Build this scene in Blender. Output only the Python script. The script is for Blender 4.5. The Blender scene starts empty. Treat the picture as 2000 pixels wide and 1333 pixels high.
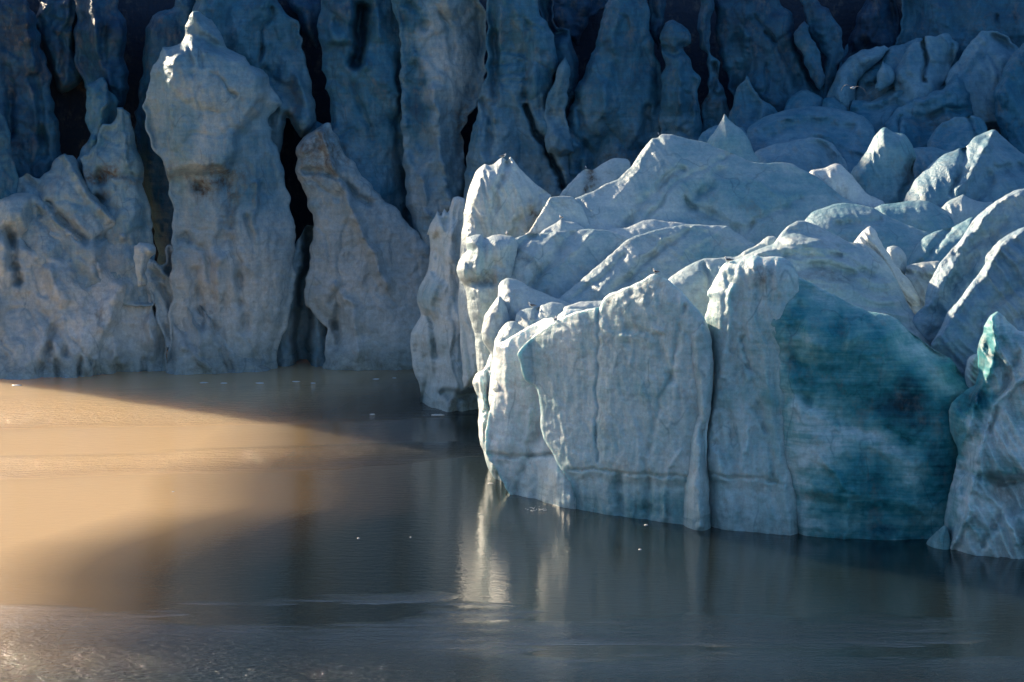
import bpy, math, random
import numpy as np
from mathutils import Vector

SC = bpy.context.scene
# ------------------------------------------------------------------ camera
F, H = 6314.0, 44.5                      # focal length in photo pixels, camera height in m
PITCH = math.atan((666.5 + 200.0) / F)   # horizon lies 200 px above the picture
cam_d = bpy.data.cameras.new('camera'); cam = bpy.data.objects.new('camera', cam_d)
SC.collection.objects.link(cam); SC.camera = cam
cam.location = (0, 0, H); cam.rotation_euler = (math.pi/2 - PITCH, 0, 0)
cam_d.sensor_width = 36; cam_d.lens = 36*F/2000; cam_d.clip_start = 1; cam_d.clip_end = 20000
# ------------------------------------------------------------------ light
SUN_EL, SUN_AZ = math.radians(20), math.radians(-43.5)     # azimuth from +Y, negative = left
w = bpy.data.worlds.new('World'); SC.world = w; w.use_nodes = True
nt = w.node_tree; nt.nodes.clear()
out = nt.nodes.new('ShaderNodeOutputWorld'); bg = nt.nodes.new('ShaderNodeBackground')
sky = nt.nodes.new('ShaderNodeTexSky'); sky.sky_type = 'NISHITA'; sky.sun_disc = False
sky.sun_elevation = SUN_EL; sky.sun_rotation = SUN_AZ
sky.air_density = 1.0; sky.dust_density = 1.0; sky.ozone_density = 4.0
bg.inputs['Strength'].default_value = 0.07
nt.links.new(sky.outputs[0], bg.inputs['Color']); nt.links.new(bg.outputs[0], out.inputs['Surface'])
sl = bpy.data.lights.new('sun', 'SUN'); sl.energy = 5.0; sl.angle = math.radians(1.0); sl.color = (1.0, 0.80, 0.56)
so = bpy.data.objects.new('sun', sl); SC.collection.objects.link(so)
sd = Vector((math.sin(SUN_AZ)*math.cos(SUN_EL), math.cos(SUN_AZ)*math.cos(SUN_EL), math.sin(SUN_EL)))
so.rotation_euler = sd.to_track_quat('Z', 'Y').to_euler(); so.location = (-60, 200, 90)
SC.view_settings.view_transform = 'Standard'; SC.view_settings.look = 'None'
SC.view_settings.exposure = 1.42; SC.view_settings.gamma = 1.0
SC.cycles.max_bounces = 4; SC.cycles.diffuse_bounces = 2; SC.cycles.glossy_bounces = 2

# ------------------------------------------------------------------ maths helpers
def ray(px, py):
    """direction per unit y for photo pixel; returns kx, kz"""
    c, s = math.cos(PITCH), math.sin(PITCH)
    v = 666.5 - np.asarray(py, float)
    dy = F*c + v*s; dz = -F*s + v*c
    return (np.asarray(px, float) - 1000.0)/dy, dz/dy
def at(px, py, Y):
    kx, kz = ray(px, py); return (float(kx*Y), float(Y), float(H + kz*Y))
def water_Y(py):
    return -H/ray(0, py)[1]
def _hash(ix, iy, seed):
    h = (ix.astype(np.int64)*374761393 + iy.astype(np.int64)*668265263 + seed*974634777) & 0xffffffff
    h = ((h ^ (h >> 13))*1274126177) & 0xffffffff
    h = ((h ^ (h >> 15))*2246822519) & 0xffffffff
    return (h ^ (h >> 16)) & 0xffff
def pn(u, v, seed=0):
    iu, iv = np.floor(u), np.floor(v); fu, fv = u-iu, v-iv
    su = fu*fu*fu*(fu*(fu*6-15)+10); sv = fv*fv*fv*(fv*(fv*6-15)+10)
    def g(a, b):
        an = _hash(iu+a, iv+b, seed)*(2*math.pi/65536)
        return np.cos(an)*(fu-a) + np.sin(an)*(fv-b)
    return 1.5*((g(0,0)*(1-su)+g(1,0)*su)*(1-sv) + (g(0,1)*(1-su)+g(1,1)*su)*sv)
def fbm(u, v, seed=0, o=4):
    r, a = 0, 1.0
    for i in range(o):
        r = r + a*pn(u*2**i, v*2**i, seed+i*17); a *= .4
    return r
def rdg(u, v, seed=0, o=3):
    r, a = 0, 1.0
    for i in range(o):
        r = r + a*(1-2.4*np.abs(pn(u*2**i, v*2**i, seed+i*31))); a *= .42
    return r
def sstep(x):
    x = np.clip(x, 0, 1); return x*x*(3-2*x)
def seg_dist(P, A, B):
    """min distance from points P(n,2) to segments A->B, index of nearest and nearest point"""
    best = np.full(len(P), 1e18); near = np.zeros_like(P)
    for i in range(len(A)):
        ab = B[i]-A[i]; L = max(ab@ab, 1e-9)
        t = np.clip(((P-A[i])@ab)/L, 0, 1)
        q = A[i]+t[:, None]*ab; d = ((P-q)**2).sum(1)
        m = d < best; best[m] = d[m]; near[m] = q[m]
    return np.sqrt(best), near
def inside(P, V):
    n = len(V); r = np.zeros(len(P), bool)
    x, y = P[:, 0], P[:, 1]
    for i in range(n):
        x1, y1 = V[i]; x2, y2 = V[(i+1) % n]
        if y1 == y2: continue
        c = ((y1 > y) != (y2 > y)) & (x < (x2-x1)*(y-y1)/(y2-y1)+x1)
        r ^= c
    return r
def smooth_outline(pts, jag, seed, sp=5.0, ang=.5):
    P = np.array(pts, float); n = len(P); res = []
    for i in range(n):
        p0, p1, p2, p3 = P[i-1], P[i], P[(i+1) % n], P[(i+2) % n]
        k = max(1, int(np.hypot(*(p2-p1))/sp))
        t = (np.arange(k)/k)[:, None]
        res.append(p1+t*(p2-p1) + ang*(t*.5*(p2-p0) + t*t*(p0-2.5*p1+2*p2-.5*p3) + t**3*(1.5*p1-.5*p0-1.5*p2+.5*p3) - t*(p2-p1))
                   if np.hypot(*(p2-p1)) < 90 else p1 + t*(p2-p1))
    Q = np.vstack(res)
    T = np.roll(Q, -1, 0)-np.roll(Q, 1, 0); T /= np.maximum(np.hypot(T[:, 0], T[:, 1]), 1e-6)[:, None]
    N = np.stack([T[:, 1], -T[:, 0]], 1)
    d = jag*(1.6*pn(Q[:, 0]/34, Q[:, 1]/34, seed) + .9*pn(Q[:, 0]/12+9, Q[:, 1]/12, seed+3) + .6*pn(Q[:, 0]/5, Q[:, 1]/5+7, seed+5))
    if ang < .3: d = d*.7 + jag*1.3*(np.abs(pn(Q[:, 0]/43+3, Q[:, 1]/43, seed+8))*4-1)
    return Q + N*d[:, None]

# ------------------------------------------------------------------ materials
def nod(nt, t, **kw):
    n = nt.nodes.new(t)
    for k, v in kw.items():
        if k in n.inputs: n.inputs[k].default_value = v
        else: setattr(n, k, v)
    return n
def noise(nt, vec, scale, detail=5, rough=.55):
    n = nt.nodes.new('ShaderNodeTexNoise'); n.inputs['Scale'].default_value = scale
    n.inputs['Detail'].default_value = detail; n.inputs['Roughness'].default_value = rough
    nt.links.new(vec, n.inputs['Vector']); return n.outputs['Fac']
def ramp(nt, fac, stops):
    r = nt.nodes.new('ShaderNodeValToRGB'); e = r.color_ramp.elements
    while len(e) > 1: e.remove(e[-1])
    e[0].position = stops[0][0]; e[0].color = (*stops[0][1], 1)
    for p, c in stops[1:]:
        x = e.new(p); x.color = (*c, 1)
    nt.links.new(fac, r.inputs[0]); return r.outputs[0]
def math_(nt, op, a, b=None, c=None):
    m = nt.nodes.new('ShaderNodeMath'); m.operation = op
    for i, x in enumerate((a, b, c)):
        if x is None: continue
        if isinstance(x, (int, float)): m.inputs[i].default_value = x
        else: nt.links.new(x, m.inputs[i])
    return m.outputs[0]
def mixc(nt, f, a, b, mode='MIX'):
    m = nt.nodes.new('ShaderNodeMix'); m.data_type = 'RGBA'; m.blend_type = mode
    for i, x in ((0, f), (6, a), (7, b)):
        if isinstance(x, (int, float)): m.inputs[i].default_value = x
        elif isinstance(x, tuple): m.inputs[i].default_value = (*x, 1)
        else: nt.links.new(x, m.inputs[i])
    return m.outputs[2]
def mapping(nt, vec, scale, rot=(0, 0, 0)):
    m = nt.nodes.new('ShaderNodeMapping'); m.inputs['Scale'].default_value = scale; m.inputs['Rotation'].default_value = rot
    nt.links.new(vec, m.inputs['Vector']); return m.outputs[0]

def ice_material():
    m = bpy.data.materials.new('glacier_ice'); m.use_nodes = True; nt = m.node_tree; nt.nodes.clear()
    out = nod(nt, 'ShaderNodeOutputMaterial'); b = nod(nt, 'ShaderNodeBsdfPrincipled')
    pos = nod(nt, 'ShaderNodeTexCoord').outputs['Object']
    ab = nod(nt, 'ShaderNodeAttribute', attribute_name='blue').outputs['Fac']
    ad = nod(nt, 'ShaderNodeAttribute', attribute_name='dirt').outputs['Fac']
    aw = nod(nt, 'ShaderNodeAttribute', attribute_name='wet').outputs['Fac']
    n1 = noise(nt, pos, .35, 6, .6)
    strv = mapping(nt, pos, (.12, .12, 2.2), (0, .06, 0))
    st = noise(nt, strv, 1.6, 6, .65)
    flv = mapping(nt, pos, (1.6, 1.6, .16), (0, .12, 0))
    fl = noise(nt, flv, 1.2, 5, .6)
    fine = noise(nt, pos, 7.0, 4, .7)
    # blueness: attribute + noise; deep values on the back ice also paint its dimness
    tl = nod(nt, 'ShaderNodeAttribute', attribute_name='teal').outputs['Fac']
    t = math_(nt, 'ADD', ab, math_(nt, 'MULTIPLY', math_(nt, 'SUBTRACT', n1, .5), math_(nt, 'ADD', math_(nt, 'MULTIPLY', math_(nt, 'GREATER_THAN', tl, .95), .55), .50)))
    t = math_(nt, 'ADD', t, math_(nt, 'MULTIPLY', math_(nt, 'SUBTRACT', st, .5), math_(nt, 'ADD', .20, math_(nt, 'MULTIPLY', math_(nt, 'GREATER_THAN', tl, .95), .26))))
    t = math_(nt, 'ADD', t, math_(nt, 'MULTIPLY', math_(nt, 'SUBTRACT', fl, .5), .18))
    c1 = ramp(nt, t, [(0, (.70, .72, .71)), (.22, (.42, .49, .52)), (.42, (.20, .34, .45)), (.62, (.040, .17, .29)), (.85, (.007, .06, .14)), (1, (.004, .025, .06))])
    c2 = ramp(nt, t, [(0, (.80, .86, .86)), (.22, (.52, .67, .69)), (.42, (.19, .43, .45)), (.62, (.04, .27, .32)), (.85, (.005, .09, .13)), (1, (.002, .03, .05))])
    c = mixc(nt, nod(nt, 'ShaderNodeAttribute', attribute_name='teal').outputs['Fac'], c1, c2)
    gr = ramp(nt, noise(nt, pos, 5.0, 6, .85), [(.36, (.78, .80, .82)), (.60, (1.0, 1.0, 1.0))])
    c = mixc(nt, 1.0, c, gr, 'MULTIPLY')
    # fracture veins of denser ice, brighter bubbly streaks
    def cracks(sc, wid, rot, seedv):
        mp = mapping(nt, pos, sc, rot); wn = nt.nodes.new('ShaderNodeTexNoise'); wn.inputs['Scale'].default_value = 1.3; wn.inputs['Detail'].default_value = 2
        nt.links.new(mp, wn.inputs['Vector'])
        va = nt.nodes.new('ShaderNodeVectorMath'); va.operation = 'MULTIPLY_ADD'; nt.links.new(wn.outputs['Color'], va.inputs[0]); va.inputs[1].default_value = (.9, .9, .9); nt.links.new(mp, va.inputs[2])
        vo = nt.nodes.new('ShaderNodeTexVoronoi'); vo.feature = 'DISTANCE_TO_EDGE'; vo.inputs['Scale'].default_value = 1.; nt.links.new(va.outputs[0], vo.inputs['Vector'])
        ms = noise(nt, pos, .3*seedv, 3, .5)
        k = math_(nt, 'SUBTRACT', 1., math_(nt, 'DIVIDE', vo.outputs['Distance'], wid)); k.node.use_clamp = True
        mk = math_(nt, 'MULTIPLY', math_(nt, 'SUBTRACT', ms, .44), 6.); mk.node.use_clamp = True
        return math_(nt, 'MULTIPLY', k, mk)
    ck = cracks((.26, .26, .13), .025, (0, .45, 0), 1.)
    c = mixc(nt, math_(nt, 'MULTIPLY', ck, .45), c, mixc(nt, 1.0, c, (.22, .34, .42), 'MULTIPLY'))
    # grime
    dn = noise(nt, pos, 1.6, 7, .7)
    d = math_(nt, 'MULTIPLY', ad, math_(nt, 'MULTIPLY', math_(nt, 'SUBTRACT', dn, .33), 3.2)); 
    d.node.use_clamp = True
    c = mixc(nt, d, c, (.085, .062, .045))
    dw = math_(nt, 'SUBTRACT', math_(nt, 'MULTIPLY', noise(nt, mapping(nt, pos, (1, 1, .6)), .8, 8, .75), 1.0), .53)
    dw = math_(nt, 'MULTIPLY', dw, 2.6); dw.node.use_clamp = True
    c = mixc(nt, dw, c, (.25, .22, .18))
    c = mixc(nt, math_(nt, 'MULTIPLY', aw, .55), c, mixc(nt, 1.0, c, (.48, .56, .56), 'MULTIPLY'))      # soaked band above the water
    nt.links.new(c, b.inputs['Base Color'])
    r = math_(nt, 'SUBTRACT', .42, math_(nt, 'MULTIPLY', aw, .15))
    nt.links.new(r, b.inputs['Roughness'])
    b.inputs['IOR'].default_value = 1.31
    nt.links.new(math_(nt, 'MULTIPLY', math_(nt, 'GREATER_THAN', tl, .85), .45), b.inputs['Subsurface Weight'])
    b.inputs['Subsurface Radius'].default_value = (.35, .75, .85); b.inputs['Subsurface Scale'].default_value = .8
    # bump
    ff = noise(nt, mapping(nt, pos, (3.6, 3.6, .30), (0, .10, 0)), 1.0, 5, .65)
    h = math_(nt, 'ADD', math_(nt, 'MULTIPLY', st, math_(nt, 'SUBTRACT', .36, math_(nt, 'MULTIPLY', tl, .26))), math_(nt, 'MULTIPLY', fl, .30))
    h = math_(nt, 'ADD', h, math_(nt, 'MULTIPLY', noise(nt, pos, 2.2, 6, .62), math_(nt, 'SUBTRACT', .65, math_(nt, 'MULTIPLY', tl, .38))))
    rg = nt.nodes.new('ShaderNodeTexNoise'); rg.noise_type = 'RIDGED_MULTIFRACTAL'; rg.normalize = True
    rg.inputs['Scale'].default_value = .55; rg.inputs['Detail'].default_value = 4; rg.inputs['Roughness'].default_value = .6; rg.inputs['Distortion'].default_value = .4
    nt.links.new(mapping(nt, pos, (1, 1, .55), (0, .35, 0)), rg.inputs['Vector'])
    h = math_(nt, 'ADD', h, math_(nt, 'MULTIPLY', ff, .28))
    h = math_(nt, 'SUBTRACT', h, math_(nt, 'MULTIPLY', math_(nt, 'POWER', rg.outputs['Fac'], 3.0), 1.5))
    h = math_(nt, 'ADD', h, math_(nt, 'MULTIPLY', noise(nt, pos, 6.0, 4, .7), .18))
    bp = nod(nt, 'ShaderNodeBump', Strength=.8, Distance=.28)
    nt.links.new(h, bp.inputs['Height']); nt.links.new(bp.outputs[0], b.inputs['Normal'])
    nt.links.new(b.outputs[0], out.inputs['Surface'])
    return m
ICE = ice_material()

def plain(name, col, rough=.6, bump=0, scale=30):
    m = bpy.data.materials.new(name); m.use_nodes = True; nt = m.node_tree
    b = nt.nodes['Principled BSDF']; b.inputs['Roughness'].default_value = rough
    pos = nod(nt, 'ShaderNodeTexCoord').outputs['Object']
    f = noise(nt, pos, scale, 4, .6)
    c = ramp(nt, f, [(.3, tuple(x*.8 for x in col)), (.7, col)])
    nt.links.new(c, b.inputs['Base Color'])
    return m

# ------------------------------------------------------------------ mesh output
def link_mesh(name, V, Q, mat, parent=None, smooth=True, tris=None):
    me = bpy.data.meshes.new(name)
    V = np.asarray(V, np.float32); Q = np.asarray(Q, np.int32)
    k = Q.shape[1]
    me.vertices.add(len(V)); me.vertices.foreach_set('co', V.ravel())
    me.loops.add(Q.size); me.loops.foreach_set('vertex_index', Q.ravel())
    me.polygons.add(len(Q)); me.polygons.foreach_set('loop_start', np.arange(0, Q.size, k, dtype=np.int32))
    try: me.polygons.foreach_set('loop_total', np.full(len(Q), k, np.int32))
    except Exception: pass
    me.polygons.foreach_set('use_smooth', np.full(len(Q), smooth))
    me.update(); me.validate()
    if mat: me.materials.append(mat)
    o = bpy.data.objects.new(name, me); SC.collection.objects.link(o)
    if parent: o.parent = parent
    return o

BLK = []      # (name, outline px, boundary Y)
def ice(name, label, cat, pts, Y=None, wl=None, lean=.08, z0=0., r=.45, T=1.6, P=60, back=3., jag=1.2,
        flute=.25, ang=.5, fdir=0., fl=7., fw=1.3, lump=.5, lsz=3.5, chunk=0., csz=3., fine=.05, feats=(), blue=.25, blobs=(), dirt=0., dblobs=(),
        slx=0., cx=None, teal=.4, bgrad=0., bz=0., step=3.0, group=None, seed=None, fs=1., crease=0.):
    """One block of ice: its outline, a front and a back surface with real depth between them.
    Y: distance of the front; wl: its waterline (photo pixels); lean: metres further away per metre of height;
    r: edge rounding; T,P: bulge depth and the distance (px) it takes; feats: ridges, grooves and ledges."""
    seed = seed if seed is not None else sum(map(ord, label)) % 9973
    O = smooth_outline(pts, jag, seed, 5.0, ang)
    x0, y0 = O.min(0)-step; x1, y1 = O.max(0)+step
    gx = np.arange(x0, x1+step, step); gy = np.arange(y0, y1+step, step)
    nx, ny = len(gx), len(gy)
    G = np.stack(np.meshgrid(gx, gy), -1).reshape(-1, 2)
    ins = inside(G, O)
    I = ins.reshape(ny, nx)
    cell = I[:-1, :-1] | I[1:, :-1] | I[:-1, 1:] | I[1:, 1:]
    used = np.zeros((ny, nx), bool)
    used[:-1, :-1] |= cell; used[1:, :-1] |= cell; used[:-1, 1:] |= cell; used[1:, 1:] |= cell
    used = used.ravel(); idx = np.full(nx*ny, -1); idx[used] = np.arange(used.sum())
    Pt = G[used]; isin = ins[used]
    A = O; B = np.roll(O, -1, 0)
    d, near = seg_dist(Pt, A, B)
    Pt = np.where(isin[:, None], Pt, near)
    e = np.where(isin, d, 0.0)
    # distance to the edges that are not under water, for the bulge
    if wl is not None:
        wx = np.array([p[0] for p in wl], float); wy = np.array([p[1] for p in wl], float)
        keep = ~((A[:, 1] > np.interp(A[:, 0], wx, wy)) & (B[:, 1] > np.interp(B[:, 0], wx, wy)))
        e2, _ = seg_dist(Pt, A[keep], B[keep]); e2 = np.where(isin, e2, 0)
        Yw = water_Y(np.interp(Pt[:, 0], wx, wy))
    else:
        e2 = e; Yw = np.full(len(Pt), float(Y))
    if slx: Yw = Yw + slx*(Pt[:, 0]-(cx if cx is not None else O[:, 0].mean()))*Yw.mean()/F
    kx, kz = ray(Pt[:, 0], Pt[:, 1])
    Yf = (Yw + lean*(H - z0))/(1 - lean*kz)
    ppm = F/Yw.mean()
    X = kx*Yf; Z = H + kz*Yf
    em, e2m = e/ppm, e2/ppm
    # rounded rim, broad bulge
    q1 = 1-np.clip(em/r, 0, 1); rim = np.sqrt(np.maximum(1-q1*q1, 0))
    q2 = 1-np.clip(e2/P, 0, 1); bul = 1-q2*q2*(.85+.15*q2)
    rel = r*rim + T*bul - (r+T)
    # noise relief, faded at the rim
    ca, sa = math.cos(math.radians(fdir)), math.sin(math.radians(fdir))
    U = X*ca + Z*sa; W = -X*sa + Z*ca           # U across flutes, W along them
    Uw = U + .55*fbm(X/4+5, Z/4, seed+90, 2)
    fade = sstep(em/.6)
    nz = flute*rdg(Uw/fw, W/fl, seed+1, 3) + flute*1.3*pn(Uw/(fw*3), W/(fl*1.5), seed+2)
    nz += lump*fbm(X/lsz, Z/lsz*.8, seed+7, 4)
    if chunk:           # crisp prismatic facets, longer along the flutes than across
        for lv, (cs, am) in enumerate(((csz, chunk), (csz*.42, chunk*(.8 if chunk > 1 else .55)), (csz*.2, chunk*(.8 if chunk > 1 else .5)))):
            rs = np.random.RandomState(seed+lv)
            ur, wr = U.max()-U.min(), W.max()-W.min()
            n = int(min(330, max(8, 1.6*ur*wr/(cs*cs*2.2))))
            su = U.min()+rs.rand(n)*ur; sw = W.min()+rs.rand(n)*wr
            of = rs.randn(n)*.35; ro = rs.randn(n)*.28; tu = rs.randn(n)*.5; tw = rs.randn(n)*.25
            Ux = U + .35*cs*fbm(U/cs, W/cs/1.7, seed+41+lv, 3); Wx = W + .3*cs*fbm(U/cs+8, W/cs/1.7, seed+43+lv, 3)
            v = np.full(len(X), -1e9)
            for i in range(n):
                du = (Ux-su[i])/cs; dw = (Wx-sw[i])/cs
                a = du*math.cos(ro[i])+dw*math.sin(ro[i]); b = (-du*math.sin(ro[i])+dw*math.cos(ro[i]))*.42
                v = np.maximum(v, of[i] + tu[i]*a*.5 + tw[i]*dw*1.5 - np.maximum(np.maximum(a*1.15, -a*.85), np.abs(b)*1.2+.3*np.abs(a)))
            nz += am*cs*.42*np.clip(v+.7, -1.2, 1.2)
    nz += fine*fbm(X*2.2, Z*2.2, seed+11, 3) + fine*2*np.abs(pn(X*1.1, Z*1.1, seed+19))
    if crease:
        Xc = X + .8*fbm(X/3+2, Z/3, seed+29, 2)
        nz -= crease*1.6*np.clip(1-11*np.abs(pn(Xc/3.2, Z/4.5, seed+23)), 0, 1)*np.clip(.5+1.6*pn(X/7, Z/7, seed+24), 0, 1) + .8*crease*np.clip(1-6*np.abs(pn(Xc/1.3, Z/2.0+5, seed+25)), 0, 1)*np.clip(.5+1.6*pn(X/4, Z/4, seed+26), 0, 1)
    nz = nz - (nz*isin).sum()/max(1, isin.sum()) - .02
    rel = rel + nz*(.15+.85*fade)
    WB = np.stack([6*pn(Pt[:, 0]/38, Pt[:, 1]/38, seed+51)+2.5*pn(Pt[:, 0]/11, Pt[:, 1]/11, seed+52), 6*pn(Pt[:, 0]/38, Pt[:, 1]/38, seed+53)+2.5*pn(Pt[:, 0]/11, Pt[:, 1]/11, seed+54)], 1)
    for ft in feats:
        k, amp, wd, pl = ft[:4]; pl = np.array(pl, float)
        wob = Pt + WB; am_ = np.clip(.8 + .6*pn(Pt[:, 0]/28, Pt[:, 1]/28, seed+57), .4, 1.3)
        if k == 'g':      # groove (or crack)
            dd, _ = seg_dist(wob, pl[:-1], pl[1:]); rel = rel - amp*(am_ if amp < 3 else 1.)*np.exp(-(dd/wd)**2)
        elif k == 'r':    # ridge
            dd, _ = seg_dist(wob, pl[:-1], pl[1:]); rel = rel + fs*amp*am_*np.maximum(0, 1-dd/wd)**1.3
        elif k == 's':    # slab standing proud (amp > 0) or recess (amp < 0)
            di, _ = seg_dist(wob, pl, np.roll(pl, -1, 0)); i2 = inside(wob, pl)
            rel = rel + amp*sstep(np.where(i2, di, -di)/wd*.5+.5)
    Yfront = Yf - rel
    Yedge = Yf + r + T
    # back surface
    bk = back*(.4*rim + .6*bul)
    Yback = Yedge + np.where(isin, bk + .25*lump*fbm(X/lsz+3, Z/lsz, seed+77, 3), 0)
    ys = np.where(isin, np.minimum(Yfront, Yedge+bk*.9-.02), Yedge - nz*.15)
    def world(Yv): return np.stack([kx*Yv, Yv, H+kz*Yv], 1)
    VF = world(ys); nin = isin.sum(); VB = world(Yback)[isin]
    bidx = np.arange(len(Pt)); bidx[isin] = len(Pt)+np.arange(nin)
    cj, ci = np.nonzero(cell)
    a = idx[cj*nx+ci]; b = idx[cj*nx+ci+1]; c = idx[(cj+1)*nx+ci+1]; dq = idx[(cj+1)*nx+ci]
    QF = np.stack([a, dq, c, b], 1); QB = np.stack([bidx[a], bidx[b], bidx[c], bidx[dq]], 1)
    # drop back quads identical to front ones (all four on the rim)
    okb = (QB != QF[:, ::-1]).any(1)
    allrim = ~(isin[a] | isin[b] | isin[c] | isin[dq])
    QB = QB[~allrim]
    V = np.vstack([VF, VB])
    org = V.mean(0); org[2] = max(0., V[:, 2].min())
    me_o = link_mesh(name, V-org, np.vstack([QF, QB]), ICE)
    me_o.location = org
    # attributes
    def blob(base, bl):
        v = np.full(len(Pt), float(base))
        wp = Pt + 16*np.stack([fbm(Pt[:, 0]/40, Pt[:, 1]/40, seed+61, 3), fbm(Pt[:, 0]/40+7, Pt[:, 1]/40, seed+63, 3)], 1)
        for (bx, by, rx, ry, val) in bl:
            g = np.exp(-(((wp[:, 0]-bx)/rx)**2+((wp[:, 1]-by)/ry)**2)**1.5); v = v*(1-g)+val*g
        return v
    zz = VF[:, 2]
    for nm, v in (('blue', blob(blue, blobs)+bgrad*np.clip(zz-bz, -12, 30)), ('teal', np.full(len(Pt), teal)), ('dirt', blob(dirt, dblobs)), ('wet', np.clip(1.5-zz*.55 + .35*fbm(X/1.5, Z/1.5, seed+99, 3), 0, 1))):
        at_ = me_o.data.attributes.new(nm, 'FLOAT', 'POINT')
        at_.data.foreach_set('value', np.concatenate([v, v[isin]]).astype(np.float32))
    me_o['label'] = label; me_o['category'] = cat
    if group: me_o['group'] = group
    rimm = ~isin
    BLK.append((me_o, Pt[rimm], VF[rimm], Pt, VF))
    return me_o
# ================================================================== setting: water, glacier body
WALLW = [(-300, 738), (0, 738), (330, 732), (540, 725), (830, 723), (1200, 720)]
def W(**k):     # defaults for the back wall
    d = dict(ang=.1, lean=.05, z0=0, r=.15, T=1.0, P=40, back=5., jag=2.2, flute=.12, fw=2.2, fl=9, lump=.6, lsz=6, chunk=1.7, csz=4.2, crease=.16, fine=.07, step=3.2, dirt=.22, blue=.45, bgrad=.011, bz=16., teal=.15)  # bgrad: wall painted darker and bluer with height, standing in for shade
    d.update(k); return d
G_W = 'ice towers of the glacier wall'
# towers of the wall
def tower(label, pts, **k):
    pts = [(x, y if y >= -8 else -8+(y+8)*.12) for x, y in pts]      # the wall's crest lies just above the picture
    k['T'] = k.get('T', 2.)*.45; k['blue'] = k.get('blue', .40)+.02
    return ice('ice_tower', label, 'ice tower', pts, group=G_W, **W(**k))

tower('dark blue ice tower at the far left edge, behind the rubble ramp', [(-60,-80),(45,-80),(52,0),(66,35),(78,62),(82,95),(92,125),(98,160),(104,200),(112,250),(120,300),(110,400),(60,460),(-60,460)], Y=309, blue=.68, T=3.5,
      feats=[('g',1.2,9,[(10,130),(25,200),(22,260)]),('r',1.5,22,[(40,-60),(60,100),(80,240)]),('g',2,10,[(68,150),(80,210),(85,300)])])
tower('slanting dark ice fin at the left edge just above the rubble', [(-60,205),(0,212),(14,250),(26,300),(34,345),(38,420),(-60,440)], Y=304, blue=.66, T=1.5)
tower('dark ice tower with a golden sunlit crest, second from the left', [(73,-80),(73,5),(66,42),(74,58),(86,92),(96,125),(108,165),(120,185),(140,175),(168,147),(163,120),(150,100),(150,60),(152,20),(146,-80)], Y=311, blue=.58, T=2.4, r=1.0, lean=.1,
      feats=[('g',1.0,6,[(122,60),(124,110),(122,150)]),('r',2.2,13,[(138,-40),(130,20),(121,60)]),('r',1.5,10,[(152,0),(143,25),(142,60)]),('r',1.6,13,[(105,-20),(85,20),(68,42)])], dblobs=[(122,110,14,40,.7)])
tower('narrow dark blue ice tower between the golden crest and the black cleft', [(147,-80),(149,30),(146,80),(146,120),(160,152),(172,180),(190,215),(215,245),(228,235),(245,200),(250,180),(249,140),(246,100),(243,40),(230,15),(222,-80)], Y=310, blue=.62, T=3.2, feats=[('r',1.6,18,[(178,-40),(190,100),(215,170)]),('g',.8,7,[(200,60),(205,160)])])
tower('small blue ice pinnacle under the narrow dark tower on the left', [(168,165),(190,155),(203,150),(214,175),(228,200),(232,235),(218,260),(196,300),(180,350),(150,370),(140,340),(158,300),(176,262),(168,240),(166,210)], Y=306.5, blue=.5, T=1.6, feats=[('r',1.1,12,[(206,152),(205,200),(180,280)])])
tower('tall spike of pale ice left of the brightest tower, with a brown band', [(228,210),(240,208),(256,222),(264,250),(265,280),(275,330),(284,375),(297,430),(304,490),(304,620),(220,620),(180,430),(176,370),(160,345),(158,310),(185,285),(190,255),(200,240),(218,243),(226,235)], Y=304, blue=.4, T=2.4,
      feats=[('g',1.6,9,[(196,345),(202,352)]),('g',1.2,8,[(190,385),(196,395)]),('g',.7,5,[(190,338),(230,345),(280,345)]),('r',.9,14,[(240,215),(250,320)])], dblobs=[(200,342,34,16,1.2),(250,346,40,7,.8),(192,388,16,12,.8)])
tower('deep blue ice tower rising behind the left shoulder of the brightest tower', [(395,-80),(352,-50),(338,12),(298,32),(285,60),(280,110),(272,170),(268,215),(262,240),(266,290),(278,350),(296,420),(310,520),(345,600),(500,600),(500,-80)], Y=311, blue=.55, T=2.5)
tower('blue ice tower behind the brightest tower, split by a thin dark crack', [(380,-80),(535,-80),(542,5),(557,21),(578,45),(590,75),(596,110),(606,140),(610,175),(617,210),(621,238),(606,262),(588,268),(575,252),(560,228),(545,320),(400,330),(380,100)], Y=307, blue=.42, T=2.6, lean=.12,
      feats=[('g',1.3,3.5,[(535,18),(528,38),(513,53),(515,80),(512,105),(508,122)]),('g',1.3,10,[(568,170),(575,200),(562,230)]),('g',1,12,[(520,140),(560,190)]),('r',1.2,16,[(585,150),(600,230)]),('g',.7,6,[(414,-10),(408,25)])])
tower('deep blue ice tower in the narrow gap right of the cracked tower', [(545,-80),(642,-80),(637,10),(628,50),(618,100),(603,75),(580,30),(560,5)], Y=313, blue=.6, T=2.)
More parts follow.
